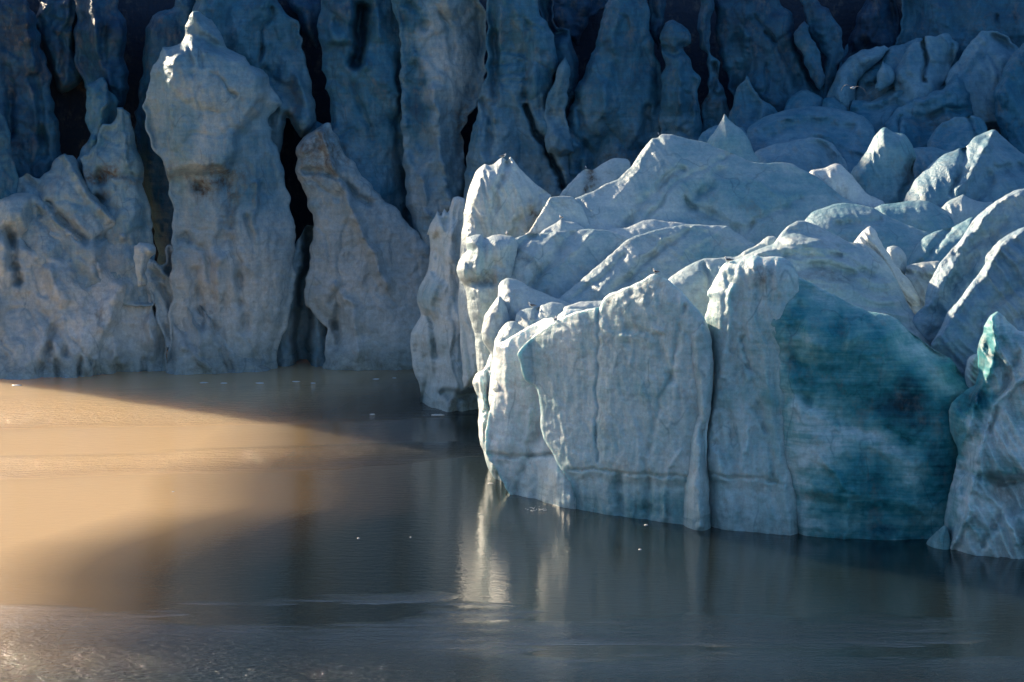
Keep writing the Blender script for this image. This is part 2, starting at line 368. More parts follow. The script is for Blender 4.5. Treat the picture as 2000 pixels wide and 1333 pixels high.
tower('brightest ice tower, a broad smooth slab with a brown hollow halfway down', [(378,24),(371,38),(357,80),(347,91),(319,94),(312,108),(298,133),(290,143),(281,186),(281,217),(287,252),(301,294),(322,315),(327,347),(335,396),(337,467),(330,600),(330,790),(540,790),(541,725),(546,683),(566,613),(577,546),(574,437),(573,425),(561,371),(547,315),(533,270),(527,235),(540,215),(549,203),(537,172),(522,147),(497,126),(469,108),(444,94),(434,68),(413,40),(390,25)], wl=WALLW, blue=.33, T=3.4, P=110, lean=.07,
      feats=[('s',2.2,13,[(376,80),(440,105),(497,125),(523,150),(520,180),(507,200),(503,218),(486,228),(479,249),(464,263),(458,308),(444,329),(382,333),(326,345),(318,300),(322,200),(330,110)]),
             ('g',1.6,10,[(386,368),(398,375)]),('g',1.1,12,[(440,345),(452,400),(448,440),(430,480)]),('g',.8,5,[(326,170),(324,210),(327,250),(322,290)]),('r',.9,10,[(505,360),(495,420),(500,470)]),('g',.6,5,[(483,425),(497,470)]),
             ('g',1.0,8,[(382,530),(386,560),(392,610)]),('g',1,9,[(452,470),(468,540),(478,640)]),('r',1.2,18,[(425,500),(420,620)]),('g',.5,4,[(371,90),(376,150)]),('g',.4,4,[(393,100),(394,130)]),('g',.9,7,[(350,470),(365,460),(405,490),(414,550),(422,640)]),
             ('r',1.0,14,[(378,30),(395,60),(440,85)]),('g',.5,3,[(415,140),(460,190)]),('g',.5,7,[(520,610),(500,725)])],
      blobs=[(410,210,110,120,.20),(500,330,60,90,.5),(430,600,120,130,.16),(350,260,35,60,.4)], dblobs=[(390,366,22,22,1.3),(430,345,50,22,.9),(340,340,24,14,.6),(455,395,14,60,.6),(420,600,35,40,.5)])
DEEP = [('g',4.5,11,[(706,20),(704,60),(700,95),(697,122)])]
tower('teal grey ice buttress with a black slot near its top', [(634,-80),(622,52),(625,115),(635,158),(646,215),(643,240),(620,238),(598,262),(600,300),(640,420),(850,560),(850,430),(800,330),(788,270),(785,200),(790,130),(800,60),(785,-80)], Y=308, blue=.5, T=2.6, P=90,
      feats=DEEP+[('s',1.6,8,[(638,-60),(676,-60),(690,-10),(692,82),(642,84)]),('g',.8,12,[(650,40),(690,62)]),('r',1.4,16,[(730,-40),(738,70)]),('g',1.0,7,[(694,160),(700,200),(712,235),(726,270)]),('r',1.2,22,[(700,90),(712,130)]),('g',1,12,[(780,120),(776,250),(800,360)])], dblobs=[(650,300,60,60,.5)])
tower('broad smooth pale blue ice face reaching up out of the picture', [(760,-80),(933,-80),(938,5),(952,31),(952,81),(950,140),(946,168),(934,208),(910,226),(903,260),(907,300),(910,340),(906,400),(905,520),(850,560),(820,490),(795,400),(787,300),(783,200),(783,130),(778,60)], Y=306, blue=.36, T=2.8, P=90,
      feats=[('g',.8,5,[(860,25),(878,60),(882,115)]),('s',-1.2,13,[(790,170),(798,132),(812,124),(824,148),(832,200),(845,290),(820,330),(795,290)]),('g',1.0,10,[(800,10),(830,50)]),('g',.8,10,[(905,228),(900,300)]),('r',1.3,20,[(850,180),(862,300),(880,400)]),('r',.8,14,[(815,290),(835,420)])],
      blobs=[(870,90,60,130,.12),(810,200,22,80,.62),(800,30,25,40,.5)], dblobs=[(905,250,22,50,.8)])
tower('low triangular ice face with rubble edges, just left of the bright headland', [(606,413),(584,350),(578,300),(592,268),(620,248),(645,242),(655,262),(668,290),(700,335),(728,365),(752,395),(780,415),(804,440),(838,487),(860,600),(860,790),(632,790),(630,722),(637,668),(640,641),(610,614),(596,597),(594,560),(601,525),(608,470),(616,440)], wl=[(600,724),(860,722)], blue=.26, T=2.8, P=60, chunk=1.5, csz=3., lean=.07,
      feats=[('g',1.2,8,[(652,590),(662,570),(656,640)]),('g',1.2,6,[(660,635),(656,680)]),('r',1.6,18,[(625,260),(690,420),(760,560)]),('g',1.2,7,[(590,330),(660,345),(720,400)]),('r',1.0,12,[(650,560),(690,590),(700,720)])],
      blobs=[(720,600,100,120,.18)], dblobs=[(630,300,50,60,.9),(700,720,120,26,.4)])
tower('ribbed grey blue ice column, forked by a long diagonal cleft', [(953,-80),(951,60),(949,150),(930,208),(926,245),(910,310),(905,400),(900,480),(1120,480),(1112,400),(1120,300),(1108,225),(1090,212),(1072,205),(1070,182),(1089,140),(1088,110),(1080,70),(1066,40),(1053,18),(1045,-80)], Y=303, blue=.43, T=2.4, flute=.25,
      feats=[('g',3.2,5.5,[(1029,207),(1040,235),(1052,259),(1068,290),(1090,336),(1102,372)]),('r',1.2,14,[(985,-20),(975,140),(970,230)]),('g',1.1,8,[(968,70),(972,150),(962,200)]),('g',1.0,8,[(1028,50),(1030,130),(1022,190)]),('g',1.0,7,[(942,200),(958,230),(952,300)]),('g',.4,3,[(965,105),(1030,100)]),('g',.4,3,[(965,125),(1030,118)]),('g',.4,3,[(965,146),(1030,140)]),('g',.4,3,[(965,160),(1030,158)])], dblobs=[(960,190,20,30,.6)])
tower('small leaning ice pinnacle beside the black hollow in the wall', [(1104,112),(1114,132),(1112,165),(1105,215),(1122,300),(1070,300),(1062,230),(1069,182),(1088,145)], Y=301.5, blue=.42, T=1.4)
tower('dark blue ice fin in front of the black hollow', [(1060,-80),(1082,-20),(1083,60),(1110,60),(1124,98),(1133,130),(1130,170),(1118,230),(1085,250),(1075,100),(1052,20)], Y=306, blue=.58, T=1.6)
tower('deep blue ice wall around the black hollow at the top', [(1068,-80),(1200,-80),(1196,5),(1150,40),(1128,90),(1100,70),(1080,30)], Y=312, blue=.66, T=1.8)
tower('big bell shaped teal ice tower above the highest snow peak', [(1197,-80),(1190,0),(1178,28),(1164,91),(1146,130),(1129,158),(1118,200),(1104,238),(1101,300),(1102,371),(1120,480),(1330,480),(1320,300),(1302,220),(1296,170),(1285,110),(1272,60),(1263,0),(1260,-80)], Y=303, blue=.5, T=3.2, P=85,
      feats=[('g',.9,7,[(1130,200),(1140,270),(1134,330)]),('g',.7,6,[(1112,240),(1150,300)]),('r',1.0,16,[(1215,-20),(1190,150),(1165,260)]),('g',1.2,7,[(1264,215),(1262,260)])], dblobs=[(1230,320,60,35,.8)])
tower('thin blue ice blade right of the bell shaped tower', [(1264,-80),(1304,-80),(1298,40),(1291,85),(1284,100),(1273,60)], Y=306, blue=.62, T=1.2)
tower('knobbly ice column with a rounded cap, right of the bell shaped tower', [(1288,76),(1300,46),(1320,42),(1344,58),(1347,84),(1336,94),(1350,125),(1364,155),(1366,200),(1373,250),(1372,400),(1285,400),(1288,290),(1290,180),(1299,120),(1290,100)], Y=302, blue=.5, T=1.8,
      feats=[('g',1.1,6,[(1295,98),(1320,104),(1345,92)]),('r',.9,12,[(1330,100),(1325,250)]),('g',.8,6,[(1352,160),(1345,240)])])
tower('slim blue ice splinter in the upper middle, tapering upward', [(1371,-80),(1357,60),(1366,92),(1380,105),(1384,180),(1370,207),(1372,360),(1436,360),(1428,240),(1423,215),(1410,160),(1404,118),(1392,105),(1388,70),(1394,25),(1391,-80)], Y=303.5, blue=.52, T=1.5,
      feats=[('g',1.0,7,[(1372,195),(1410,185)]),('g',1.0,4.5,[(1397,125),(1400,160),(1396,180)])], dblobs=[(1385,200,30,18,.8)])
tower('large teal ice tower with small gouges, above the dark blue dome', [(1398,-80),(1396,40),(1409,116),(1423,168),(1432,215),(1430,400),(1630,400),(1612,195),(1590,165),(1572,130),(1557,90),(1551,60),(1545,28),(1530,8),(1520,-80)], Y=305, blue=.56, T=3., P=80,
      feats=[('g',.9,3.5,[(1493,62),(1510,80)]),('g',.8,3.5,[(1495,128),(1499,150),(1494,178)]),('r',.9,18,[(1460,-20),(1450,120)]),('g',.8,10,[(1535,90),(1560,170)]),('g',.4,3,[(1470,30),(1500,60),(1540,125)])])
tower('small cone of teal ice at the foot of the gouged tower', [(1458,149),(1470,170),(1485,190),(1512,212),(1540,250),(1550,330),(1410,330),(1416,250),(1432,195),(1448,165)], Y=300, blue=.5, T=1.7)
tower('thin slanting ice blade between two black cracks at the top', [(1571,38),(1553,68),(1556,95),(1572,128),(1590,160),(1603,178),(1609,150),(1606,112),(1589,80),(1577,52)], Y=303, blue=.52, T=.9, r=.3)
tower('rounded dark blue ice tower right of the slanting blade', [(1560,-80),(1595,-80),(1600,12),(1616,21),(1637,45),(1648,77),(1640,125),(1629,160),(1616,220),(1600,215),(1608,170),(1610,112),(1592,80),(1575,42)], Y=305, blue=.55, T=2.2)
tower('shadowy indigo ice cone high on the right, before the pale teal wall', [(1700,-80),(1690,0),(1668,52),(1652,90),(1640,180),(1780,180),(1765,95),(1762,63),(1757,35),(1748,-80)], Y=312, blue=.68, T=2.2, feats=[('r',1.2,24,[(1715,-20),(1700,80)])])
tower('pale teal ice wall filling the top right corner', [(1775,-80),(1762,-20),(1762,40),(1754,70),(1742,100),(1745,200),(2080,220),(2080,-80)], Y=310, blue=.46, T=3.5, P=90, feats=[('g',.7,3,[(1945,30),(1946,60)])])
G_J = 'tumbled ice blocks in the upper right'
def jumble(label, pts, **k):
    d = dict(lean=.5, r=.2, T=1.4, P=45, back=4., jag=1.8, chunk=1.4, csz=3., crease=.15, flute=.2, fw=1.4, fl=8, fdir=35, lump=.5, lsz=4, step=3.2, ang=.2, blue=.63, teal=.2); d.update(k)
    return ice('ice_block', label, 'ice block', pts, group=G_J, **d)
jumble('little blue ice block with a short crack below the indigo cone', [(1664,100),(1667,82),(1680,68),(1700,74),(1722,82),(1730,98),(1725,140),(1670,140)], Y=304, feats=[('g',.7,3.5,[(1684,75),(1686,94)])])
jumble('small pointed ice block leaning beside the little cracked one', [(1640,110),(1652,88),(1664,84),(1668,110),(1665,170),(1632,170)], Y=303)
jumble('curved teal ice slab behind the flying gull', [(1612,200),(1622,165),(1634,140),(1650,118),(1671,105),(1700,94),(1727,88),(1740,95),(1713,123),(1690,140),(1676,160),(1668,185),(1660,300),(1610,300)], Y=300, blue=.5, z0=20)
jumble('broad blue ice ramp rising to the right of the flying gull', [(1676,160),(1690,140),(1715,120),(1738,98),(1790,72),(1803,78),(1810,130),(1800,200),(1730,260),(1668,260),(1664,200)], Y=301, blue=.56, z0=20, feats=[('g',.9,6,[(1700,168),(1740,160)])], dblobs=[(1700,190,30,25,.7)])
jumble('leaf shaped ice flake right of the flying gull', [(1724,119),(1736,130),(1742,145),(1740,162),(1720,180),(1708,172),(1712,145)], Y=297.5, blue=.52, T=.8, r=.3, z0=20)
jumble('cracked ice block under the teal wall, split by a black line', [(1804,74),(1825,72),(1853,67),(1871,86),(1866,110),(1860,128),(1848,150),(1820,230),(1740,230),(1748,150),(1752,130),(1768,98),(1783,88)], Y=299, blue=.5, z0=22, feats=[('g',2.2,4,[(1800,76),(1804,100),(1808,130),(1806,152)]),('g',1.2,5,[(1860,90),(1856,125)])])
jumble('smooth rounded ice block high on the right', [(1874,112),(1895,80),(1916,60),(1948,60),(1972,74),(1990,98),(1992,150),(1960,250),(1850,250),(1846,160),(1856,135)], Y=298, blue=.48, z0=22, feats=[('r',.9,12,[(1930,70),(1890,130),(1860,160)])])
jumble('long ice ridge running down left from the cracked block', [(1655,222),(1668,200),(1700,197),(1735,178),(1775,160),(1815,147),(1850,142),(1875,165),(1880,300),(1740,360),(1690,330),(1665,260)], Y=295.5, blue=.56, z0=18, lean=.8, feats=[('r',1,12,[(1670,205),(1730,195),(1800,160)]),('g',.9,8,[(1700,215),(1760,200),(1830,160)]),('g',1,9,[(1740,260),(1760,220),(1800,190)])])
jumble('dark mound of ice with a short vertical crack, above the cone peaks', [(1724,262),(1727,240),(1755,210),(1790,193),(1839,175),(1866,147),(1880,156),(1894,180),(1901,217),(1920,300),(1900,380),(1720,380)], Y=291, blue=.6, z0=16, lean=.7, feats=[('g',1,3,[(1757,228),(1756,258)]),('g',1.5,8,[(1800,230),(1850,215),(1890,215)]),('r',1,14,[(1790,200),(1850,180)])], dblobs=[(1830,240,50,20,.7)])
jumble('tall dark ice block at the right edge, next to the black hole', [(2080,60),(1997,88),(1966,123),(1942,175),(1946,245),(1965,284),(1990,400),(2080,400)], Y=292, blue=.66, z0=14, lean=.3)
jumble('round mound of blue ice below the black hole on the right', [(1811,300),(1820,262),(1840,240),(1865,230),(1895,226),(1923,238),(1932,262),(1925,400),(1810,400)], Y=287, blue=.55, z0=14, feats=[('g',.9,5,[(1890,230),(1900,250),(1905,275)])])
G_M = 'rounded blue mounds behind the snow ridges'
def mound(label, pts, **k):
    d = dict(lean=.9, r=.2, T=1.1, P=50, back=4., jag=1.0, flute=.2, fw=1.2, fl=8, fdir=30, lump=.5, lsz=4, step=3., chunk=.8, csz=3.5, blue=.60, z0=18, teal=.2); d.update(k)
    return ice('ice_mound', label, 'ice mound', pts, group=G_M, **d)
mound('low double bump of blue ice under the long slanting crack', [(1529,235),(1531,215),(1538,195),(1552,182),(1571,175),(1590,182),(1607,192),(1609,205),(1630,300),(1529,300)], Y=296)
mound('small blue ice bump squeezed between the double bump and the ridge', [(1605,207),(1610,192),(1628,188),(1645,202),(1657,219),(1680,320),(1600,320)], Y=295)
mound('widest dark blue ice dome, wrinkled, in the upper right middle', [(1458,262),(1468,245),(1486,231),(1512,222),(1545,214),(1580,209),(1615,210),(1650,216),(1685,226),(1700,240),(1710,266),(1725,440),(1440,440)], Y=287, blue=.54, lean=1.3, feats=[('r',.8,9,[(1480,250),(1560,225),(1620,230)]),('g',.7,8,[(1500,270),(1570,240),(1660,250)]),('r',.7,10,[(1520,290),(1600,260),(1690,300)])])
mound('smooth grey blue ice hump below the widest dome', [(1470,310),(1478,294),(1517,282),(1560,272),(1601,270),(1626,280),(1641,300),(1655,325),(1680,460),(1460,460)], Y=281, blue=.44, lean=1.0, feats=[('g',.8,8,[(1505,300),(1520,300)]),('r',.9,10,[(1601,270),(1635,300),(1645,360)])])
def peak(label, pts, **k):
    d = dict(lean=.35, r=.13, T=1.3, P=35, back=3., jag=.9, flute=.15, fw=1.0, fl=8, fdir=12, lump=.35, lsz=3, step=2.6, blue=.34, z0=16); d.update(k)
    return ice('ice_peak', label, 'ice peak', pts, group='pointed ice peaks with sunlit edges', **d)
peak('pointed ice peak with a sunlit left edge, right of the highest ridge', [(1378,284),(1396,256),(1408,236),(1415,222),(1422,232),(1433,242),(1451,256),(1465,277),(1472,298),(1484,314),(1500,420),(1350,420)], Y=276, blue=.38)
mound('far blue ridge peeking out left of the sunlit pointed peak', [(1362,275),(1380,255),(1400,245),(1450,250),(1470,290),(1470,380),(1340,380)], Y=284, blue=.58)
peak('tall blue ice peak with a long sunlit left flank, in the right middle', [(1661,342),(1676,318),(1692,294),(1706,270),(1720,252),(1730,248),(1745,259),(1766,263),(1783,284),(1790,308),(1784,330),(1790,380),(1800,470),(1650,470)], Y=272, blue=.44, T=1.8, feats=[('g',.8,7,[(1785,320),(1770,370),(1760,400)])], dblobs=[(1776,345,14,30,.9)])
mound('dark blue hump between the tall peak and the broad right hand ridge', [(1780,300),(1788,288),(1818,286),(1846,294),(1864,304),(1850,460),(1770,460)], Y=277, blue=.55)
mound('broad blue ridge at the right edge with two sunlit shoulders', [(1766,392),(1778,370),(1790,350),(1806,332),(1825,315),(1846,301),(1872,291),(1885,288),(1902,270),(1930,256),(1944,254),(1965,273),(1997,301),(2080,325),(2080,520),(1760,520)], Y=266, blue=.44, lean=.8, T=2.2, feats=[('g',1.0,6,[(1885,290),(1880,330),(1860,380)]),('r',1,14,[(1940,260),(1910,320),(1860,390)]),('g',1,10,[(1995,330),(1940,340),(1910,390)])])
peak('bright white ice fin poking up behind the great snow slope', [(1580,341),(1605,329),(1633,319),(1641,320),(1651,330),(1664,343),(1676,358),(1689,375),(1700,382),(1720,390),(1729,401),(1722,470),(1610,470)], Y=268, blue=.05, T=.9, r=.2)
# ================================================================== headland in front
G_S = 'snowy ridges of the headland'
def ridge(label, pts, **k):
    d = dict(chunk=.24, csz=2.6, fs=.33, lean=.8, r=.08, T=.4, P=60, back=3.5, jag=1.0, flute=.09, fw=.9, fl=10, fdir=38, lump=.26, lsz=3.5, step=2.6, blue=.2, z0=10, teal=.45); d.update(k)
    return ice('ice_ridge', label, 'ice ridge', pts, group=G_S, **d)
ridge('small crest with a brown stain, left of the great snow slope', [(1085,400),(1090,385),(1110,362),(1130,341),(1145,330),(1158,333),(1176,320),(1195,310),(1212,309),(1231,317),(1240,400),(1230,500),(1085,500)], Y=273, lean=.8, dblobs=[(1153,352,12,28,1.3)], feats=[('g',.7,9,[(1150,340),(1155,375)])])
ridge('great snow slope with the highest crest, a gull on its top', [(1105,420),(1112,398),(1125,386),(1150,378),(1180,362),(1206,350),(1222,335),(1235,322),(1252,296),(1266,280),(1274,270),(1284,269),(1292,262),(1306,262),(1340,270),(1380,280),(1410,292),(1430,300),(1455,312),(1480,319),(1520,319),(1550,322),(1584,341),(1606,352),(1625,368),(1645,385),(1670,396),(1700,404),(1740,420),(1800,470),(1800,640),(1400,760),(1100,760)], Y=254, z0=5, lean=.9, T=1.0, P=90, blue=.3, lsz=5, lump=.4,
      feats=[('r',.9,12,[(1275,272),(1240,340),(1180,420)]),('g',.8,9,[(1330,330),(1250,400),(1210,470)]),('g',1.0,12,[(1400,340),(1350,400),(1440,450)]),('r',.8,14,[(1470,350),(1550,400),(1560,440)]),('g',.6,5,[(1340,385),(1360,410)]),('g',.5,5,[(1430,300),(1330,350),(1260,430)]),('g',.6,6,[(1560,390),(1480,430),(1440,470)])],
      blobs=[(1500,370,130,50,.42),(1200,420,80,60,.18)])
ridge('pale lobe of snow ice leaning on the left foot of the great slope', [(1022,470),(1034,452),(1050,424),(1065,402),(1075,387),(1095,384),(1118,385),(1135,400),(1160,470),(1160,640),(1020,640)], Y=260, lean=.6, dblobs=[(1035,450,22,30,.8)])
ridge('tall snowy peak on the left of the headland, a gull perched on it', [(900,480),(904,440),(908,403),(913,380),(919,361),(929,336),(938,327),(947,321),(955,324),(961,322),(974,313),(982,307),(987,312),(990,319),(993,310),(997,306),(1003,312),(1010,322),(1018,333),(1027,340),(1036,349),(1045,357),(1056,366),(1076,381),(1080,400),(1070,460),(1070,700),(905,760),(895,600)], Y=268, lean=.28, T=2.0, P=50, fdir=12, flute=.3, z0=5, blue=.16,
      feats=[('r',.8,8,[(950,322),(940,345),(925,400),(915,480)]),('g',.6,7,[(990,320),(975,360),(960,430)]),('r',.7,9,[(1000,315),(1010,380),(1000,450)]),('g',.7,8,[(1060,380),(1030,420),(1000,460)])], dblobs=[(1042,425,16,26,1.0)])
ridge('fluted white left wall of the headland dropping to the water', [(830,470),(840,437),(848,424),(854,412),(861,421),(868,408),(875,416),(880,400),(886,386),(895,384),(907,389),(915,420),(940,520),(960,640),(960,840),(822,840),(822,798),(819,753),(806,718),(801,676),(805,648),(822,616),(814,588),(819,560),(836,532),(840,490),(837,455)], wl=[(820,800),(880,806),(960,812)], lean=.12, T=3.2, P=75, fdir=4, flute=.42, fw=1.4, fl=9, lump=.7, blue=.17, z0=0, r=.4,
      feats=[('s',1.3,14,[(815,590),(822,556),(838,535),(852,545),(857,580),(850,618),(830,608)]),('s',.9,10,[(842,440),(855,416),(872,420),(868,445),(848,462)]),('g',1.2,7,[(835,620),(845,640),(856,700)]),('r',1.0,12,[(885,400),(872,520),(866,640)]),
             ('g',1.5,7,[(868,765),(900,772),(940,768)]),('s',-1.5,14,[(880,772),(945,768),(950,830),(880,830)]),('g',.8,7,[(855,470),(850,530)]),('r',.8,9,[(905,470),(900,600),(890,700)]),('g',.8,7,[(822,800),(834,740),(830,700)])], dblobs=[(905,790,60,22,.55)],blobs=[(840,580,20,40,.3)])
ridge('thin crest with a gull, highest of the middle layers', [(1040,470),(1054,456),(1072,444),(1088,434),(1096,428),(1104,432),(1124,434),(1136,442),(1148,449),(1170,452),(1197,447),(1225,445),(1245,436),(1267,429),(1296,431),(1323,434),(1360,440),(1400,470),(1400,560),(1040,560)], Y=257, lean=.9, z0=12, blue=.2, T=1.)
ridge('grey green bulging pillar with a thin sunlit edge, left of the middle slopes', [(913,466),(925,460),(941,458),(946,466),(960,460),(976,459),(1000,463),(1010,480),(1000,640),(990,790),(975,900),(955,900),(940,800),(934,760),(933,728),(931,700),(927,658),(920,630),(913,602),(910,567),(896,542),(892,528),(895,514),(903,500),(913,489),(910,478)], Y=251, lean=.1, z0=5, T=1.6, P=34, fdir=5, blue=.2, flute=.15,
      feats=[('r',.9,20,[(930,500),(938,540)]),('g',.9,12,[(968,520),(952,545),(925,550)])], dblobs=[(945,545,34,14,.8)], blobs=[(925,500,30,24,.3)])
ridge('middle snow slope with dark smudge at its left nose', [(966,500),(966,487),(974,477),(985,472),(1000,470),(1015,461),(1036,455),(1060,457),(1080,454),(1095,452),(1125,451),(1150,448),(1180,449),(1205,456),(1228,466),(1250,520),(1240,680),(960,690),(972,590),(974,540)], Y=248, lean=.75, z0=9, blue=.26, T=.9, P=60, fdir=45, flute=.18, fw=1.4,
      feats=[('r',1.0,11,[(1090,456),(1050,490),(1020,540)]),('g',.9,9,[(1120,460),(1080,500),(1040,560)]),('r',.8,10,[(1160,455),(1110,500),(1060,570)]),('g',.6,7,[(1040,462),(1000,500),(985,540)])], dblobs=[(985,502,18,16,1.1),(1010,510,20,9,.8)])
ridge('striped blue snow slope right of the middle slope', [(1080,600),(1120,560),(1150,535),(1175,512),(1201,490),(1225,469),(1240,461),(1260,455),(1295,446),(1325,441),(1348,439),(1397,441),(1419,442),(1440,455),(1458,467),(1490,500),(1490,640),(1300,700),(1080,700)], Y=244, lean=.85, z0=9, blue=.26, T=.8, P=60, fdir=45, flute=.15,
      feats=[('r',.9,8,[(1397,443),(1330,450),(1290,470),(1230,520)]),('r',.8,8,[(1419,446),(1380,460),(1330,500)]),('g',.7,7,[(1340,455),(1270,500),(1200,570)]),('g',.6,6,[(1220,500),(1170,550),(1100,590)])], blobs=[(1400,500,60,40,.36)])
ridge('rounded snow lobe above the gulls, left of the glowing pillars', [(960,720),(966,650),(968,600),(973,575),(974,560),(979,550),(991,543),(1005,544),(1020,551),(1033,560),(1052,568),(1075,578),(1110,592),(1150,610),(1160,700),(1100,800),(960,800)], Y=244, lean=.55, z0=10, blue=.2, T=1.4, P=45, fdir=20)
ridge('pale curved flake of ice on the left shoulder of the headland', [(975,577),(965,588),(956,602),(948,615),(944,628),(940,648),(942,666),(950,678),(959,691),(966,720),(990,720),(1000,640),(985,590)], Y=243.5, lean=.15, z0=8, blue=.22, T=.9, P=22, fdir=0)
ridge('low double mound of snow ice, a gull on its left bump', [(1004,640),(1006,622),(1008,613),(1022,604),(1040,601),(1050,601),(1058,595),(1068,592),(1080,590),(1095,592),(1106,598),(1120,606),(1180,606),(1180,720),(1004,760)], Y=241, lean=.7, z0=11, blue=.22, T=1.1, P=35, feats=[('g',.6,5,[(1050,603),(1046,630)])])
ridge('thin wedge of snow below the striped slope, next to the front tower', [(1100,605),(1112,596),(1130,590),(1160,588),(1180,588),(1200,600),(1200,700),(1100,700)], Y=240.3, lean=.9, z0=11, T=.7, P=25, feats=[('r',.5,6,[(1108,599),(1150,600)])])
ridge('small pointed snow cap beside the low double mound', [(964,690),(966,672),(969,662),(974,649),(982,637),(991,629),(1005,628),(1016,635),(1028,643),(1040,720),(1000,800),(962,760)], Y=239.8, lean=.5, z0=9, T=.9, P=25)
G_P = 'ice pillars standing at the water'
def pillar(label, pts, **k):
    d = dict(chunk=.15, csz=2.6, fs=.5, lean=.02, r=.08, T=.5, P=55, back=2.6, jag=1.1, flute=.10, fw=1.1, fl=9, fdir=3, lump=.24, lsz=3., step=2.4, blue=.08, z0=0, teal=.9); d.update(k)
    return ice('ice_pillar', label, 'ice pillar', pts, group=G_P, **d)
pillar('small rough ice pillar at the left corner of the headland', [(932,728),(924,742),(923,752),(931,770),(935,805),(934,830),(936,858),(944,879),(950,905),(956,920),(964,935),(973,946),(976,980),(1010,980),(1010,720),(985,690),(966,672),(955,700),(944,722)], wl=[(930,938),(1010,944)], T=1.2, P=30, flute=.5, fw=.5, lump=.6,
       feats=[('g',.7,5,[(935,775),(950,790),(956,770)]),('r',.6,5,[(942,800),(946,860),(965,920)]),('g',.7,5,[(948,800),(950,860)])])
pillar('glowing white pillar with a concave left edge, leftmost at the water', [(968,672),(985,665),(998,658),(1012,650),(1026,641),(1045,631),(1064,622),(1078,620),(1090,627),(1110,640),(1140,800),(1150,1030),(1000,1010),(998,972),(991,959),(979,938),(965,910),(950,888),(947,868),(948,845),(953,817),(959,791),(967,767),(969,750),(968,728),(970,697)], wl=[(960,966),(1000,971),(1050,976),(1110,989),(1160,998)], T=.7, P=60,
       feats=[('g',.9,4,[(950,884),(1000,889),(1090,888)]),('s',.9,20,[(1052,1010),(1060,950),(1075,915),(1092,905),(1130,960),(1140,1020)]),('s',-.5,14,[(960,890),(1040,893),(1030,960),(1000,972)]),('g',.5,8,[(1037,888),(1015,930),(1008,968)]),('r',.6,9,[(1040,800),(1030,860)]),('g',.6,9,[(1060,830),(1035,875)])])
pillar('small pale step between the glowing pillar and the front tower', [(1072,660),(1077,640),(1083,629),(1092,615),(1102,606),(1120,604),(1145,610),(1160,700),(1080,720)], Y=237.5, z0=12, lean=.3, T=.7, P=20, blue=.14)
D_WL = [(1040,985),(1122,999),(1200,1010),(1300,1024),(1400,1036),(1500,1045),(1600,1051),(1800,1057)]
pillar('large front ice tower with a beak shaped left edge, a gull on top', [(1010,692),(1018,681),(1029,669),(1047,653),(1068,638),(1090,626),(1113,614),(1130,608),(1145,604),(1173,601),(1175,594),(1181,583),(1190,574),(1210,565),(1236,556),(1260,545),(1270,537),(1278,534),(1290,540),(1309,550),(1324,562),(1337,574),(1347,585),(1356,596),(1374,620),(1380,650),(1384,700),(1386,760),(1380,860),(1380,1080),(1122,1060),(1122,998),(1120,973),(1115,944),(1105,930),(1094,914),(1085,896),(1077,879),(1063,858),(1057,837),(1056,815),(1054,784),(1050,768),(1047,757),(1033,749),(1024,740),(1019,722),(1015,707)], wl=D_WL, T=.45, P=75, flute=.07, lump=.14, lean=-.01, blue=.2,
       feats=[('g',.35,3,[(1168,600),(1167,700),(1165,800),(1166,900)]),('s',.3,26,[(1168,610),(1176,598),(1200,578),(1340,580),(1350,660),(1345,920),(1240,925),(1166,905)]),('g',.45,3,[(1110,917),(1200,922),(1380,934)]),('s',-.55,16,[(1112,926),(1200,932),(1380,942),(1400,1090),(1116,1060)]),
              ('g',.35,5,[(1337,600),(1310,720),(1270,860),(1255,930)]),('r',.7,14,[(1215,660),(1290,650),(1310,720)]),('g',.4,9,[(1225,640),(1290,660),(1310,740)]),('r',.35,5,[(1236,660),(1228,710)]),('r',.6,7,[(1330,880),(1300,935)]),('g',.7,8,[(1206,930),(1213,1000)]),('g',.6,7,[(1265,935),(1262,1010)]),('r',.6,10,[(1300,940),(1298,1010)]),],
       blobs=[(1240,750,60,140,.24),(1090,760,40,60,.22),(1250,990,140,45,.33)])
pillar('narrow twisted column of grey ice in the crease right of the front tower', [(1334,662),(1340,648),(1352,636),(1366,624),(1376,621),(1384,640),(1388,660),(1392,690),(1394,720),(1391,770),(1387,810),(1380,850),(1378,880),(1384,930),(1390,1090),(1330,1090),(1338,940),(1344,860),(1352,830),(1358,800),(1352,760),(1342,710)], wl=[(x, y+4) for x, y in D_WL], T=1.1, P=24, r=.5, blue=.22, dirt=.15,
       feats=[('g',.7,5,[(1338,660),(1342,720),(1352,770)]),('g',.6,6,[(1360,800),(1375,850)]),('r',.7,9,[(1368,870),(1362,930),(1368,1030)])])
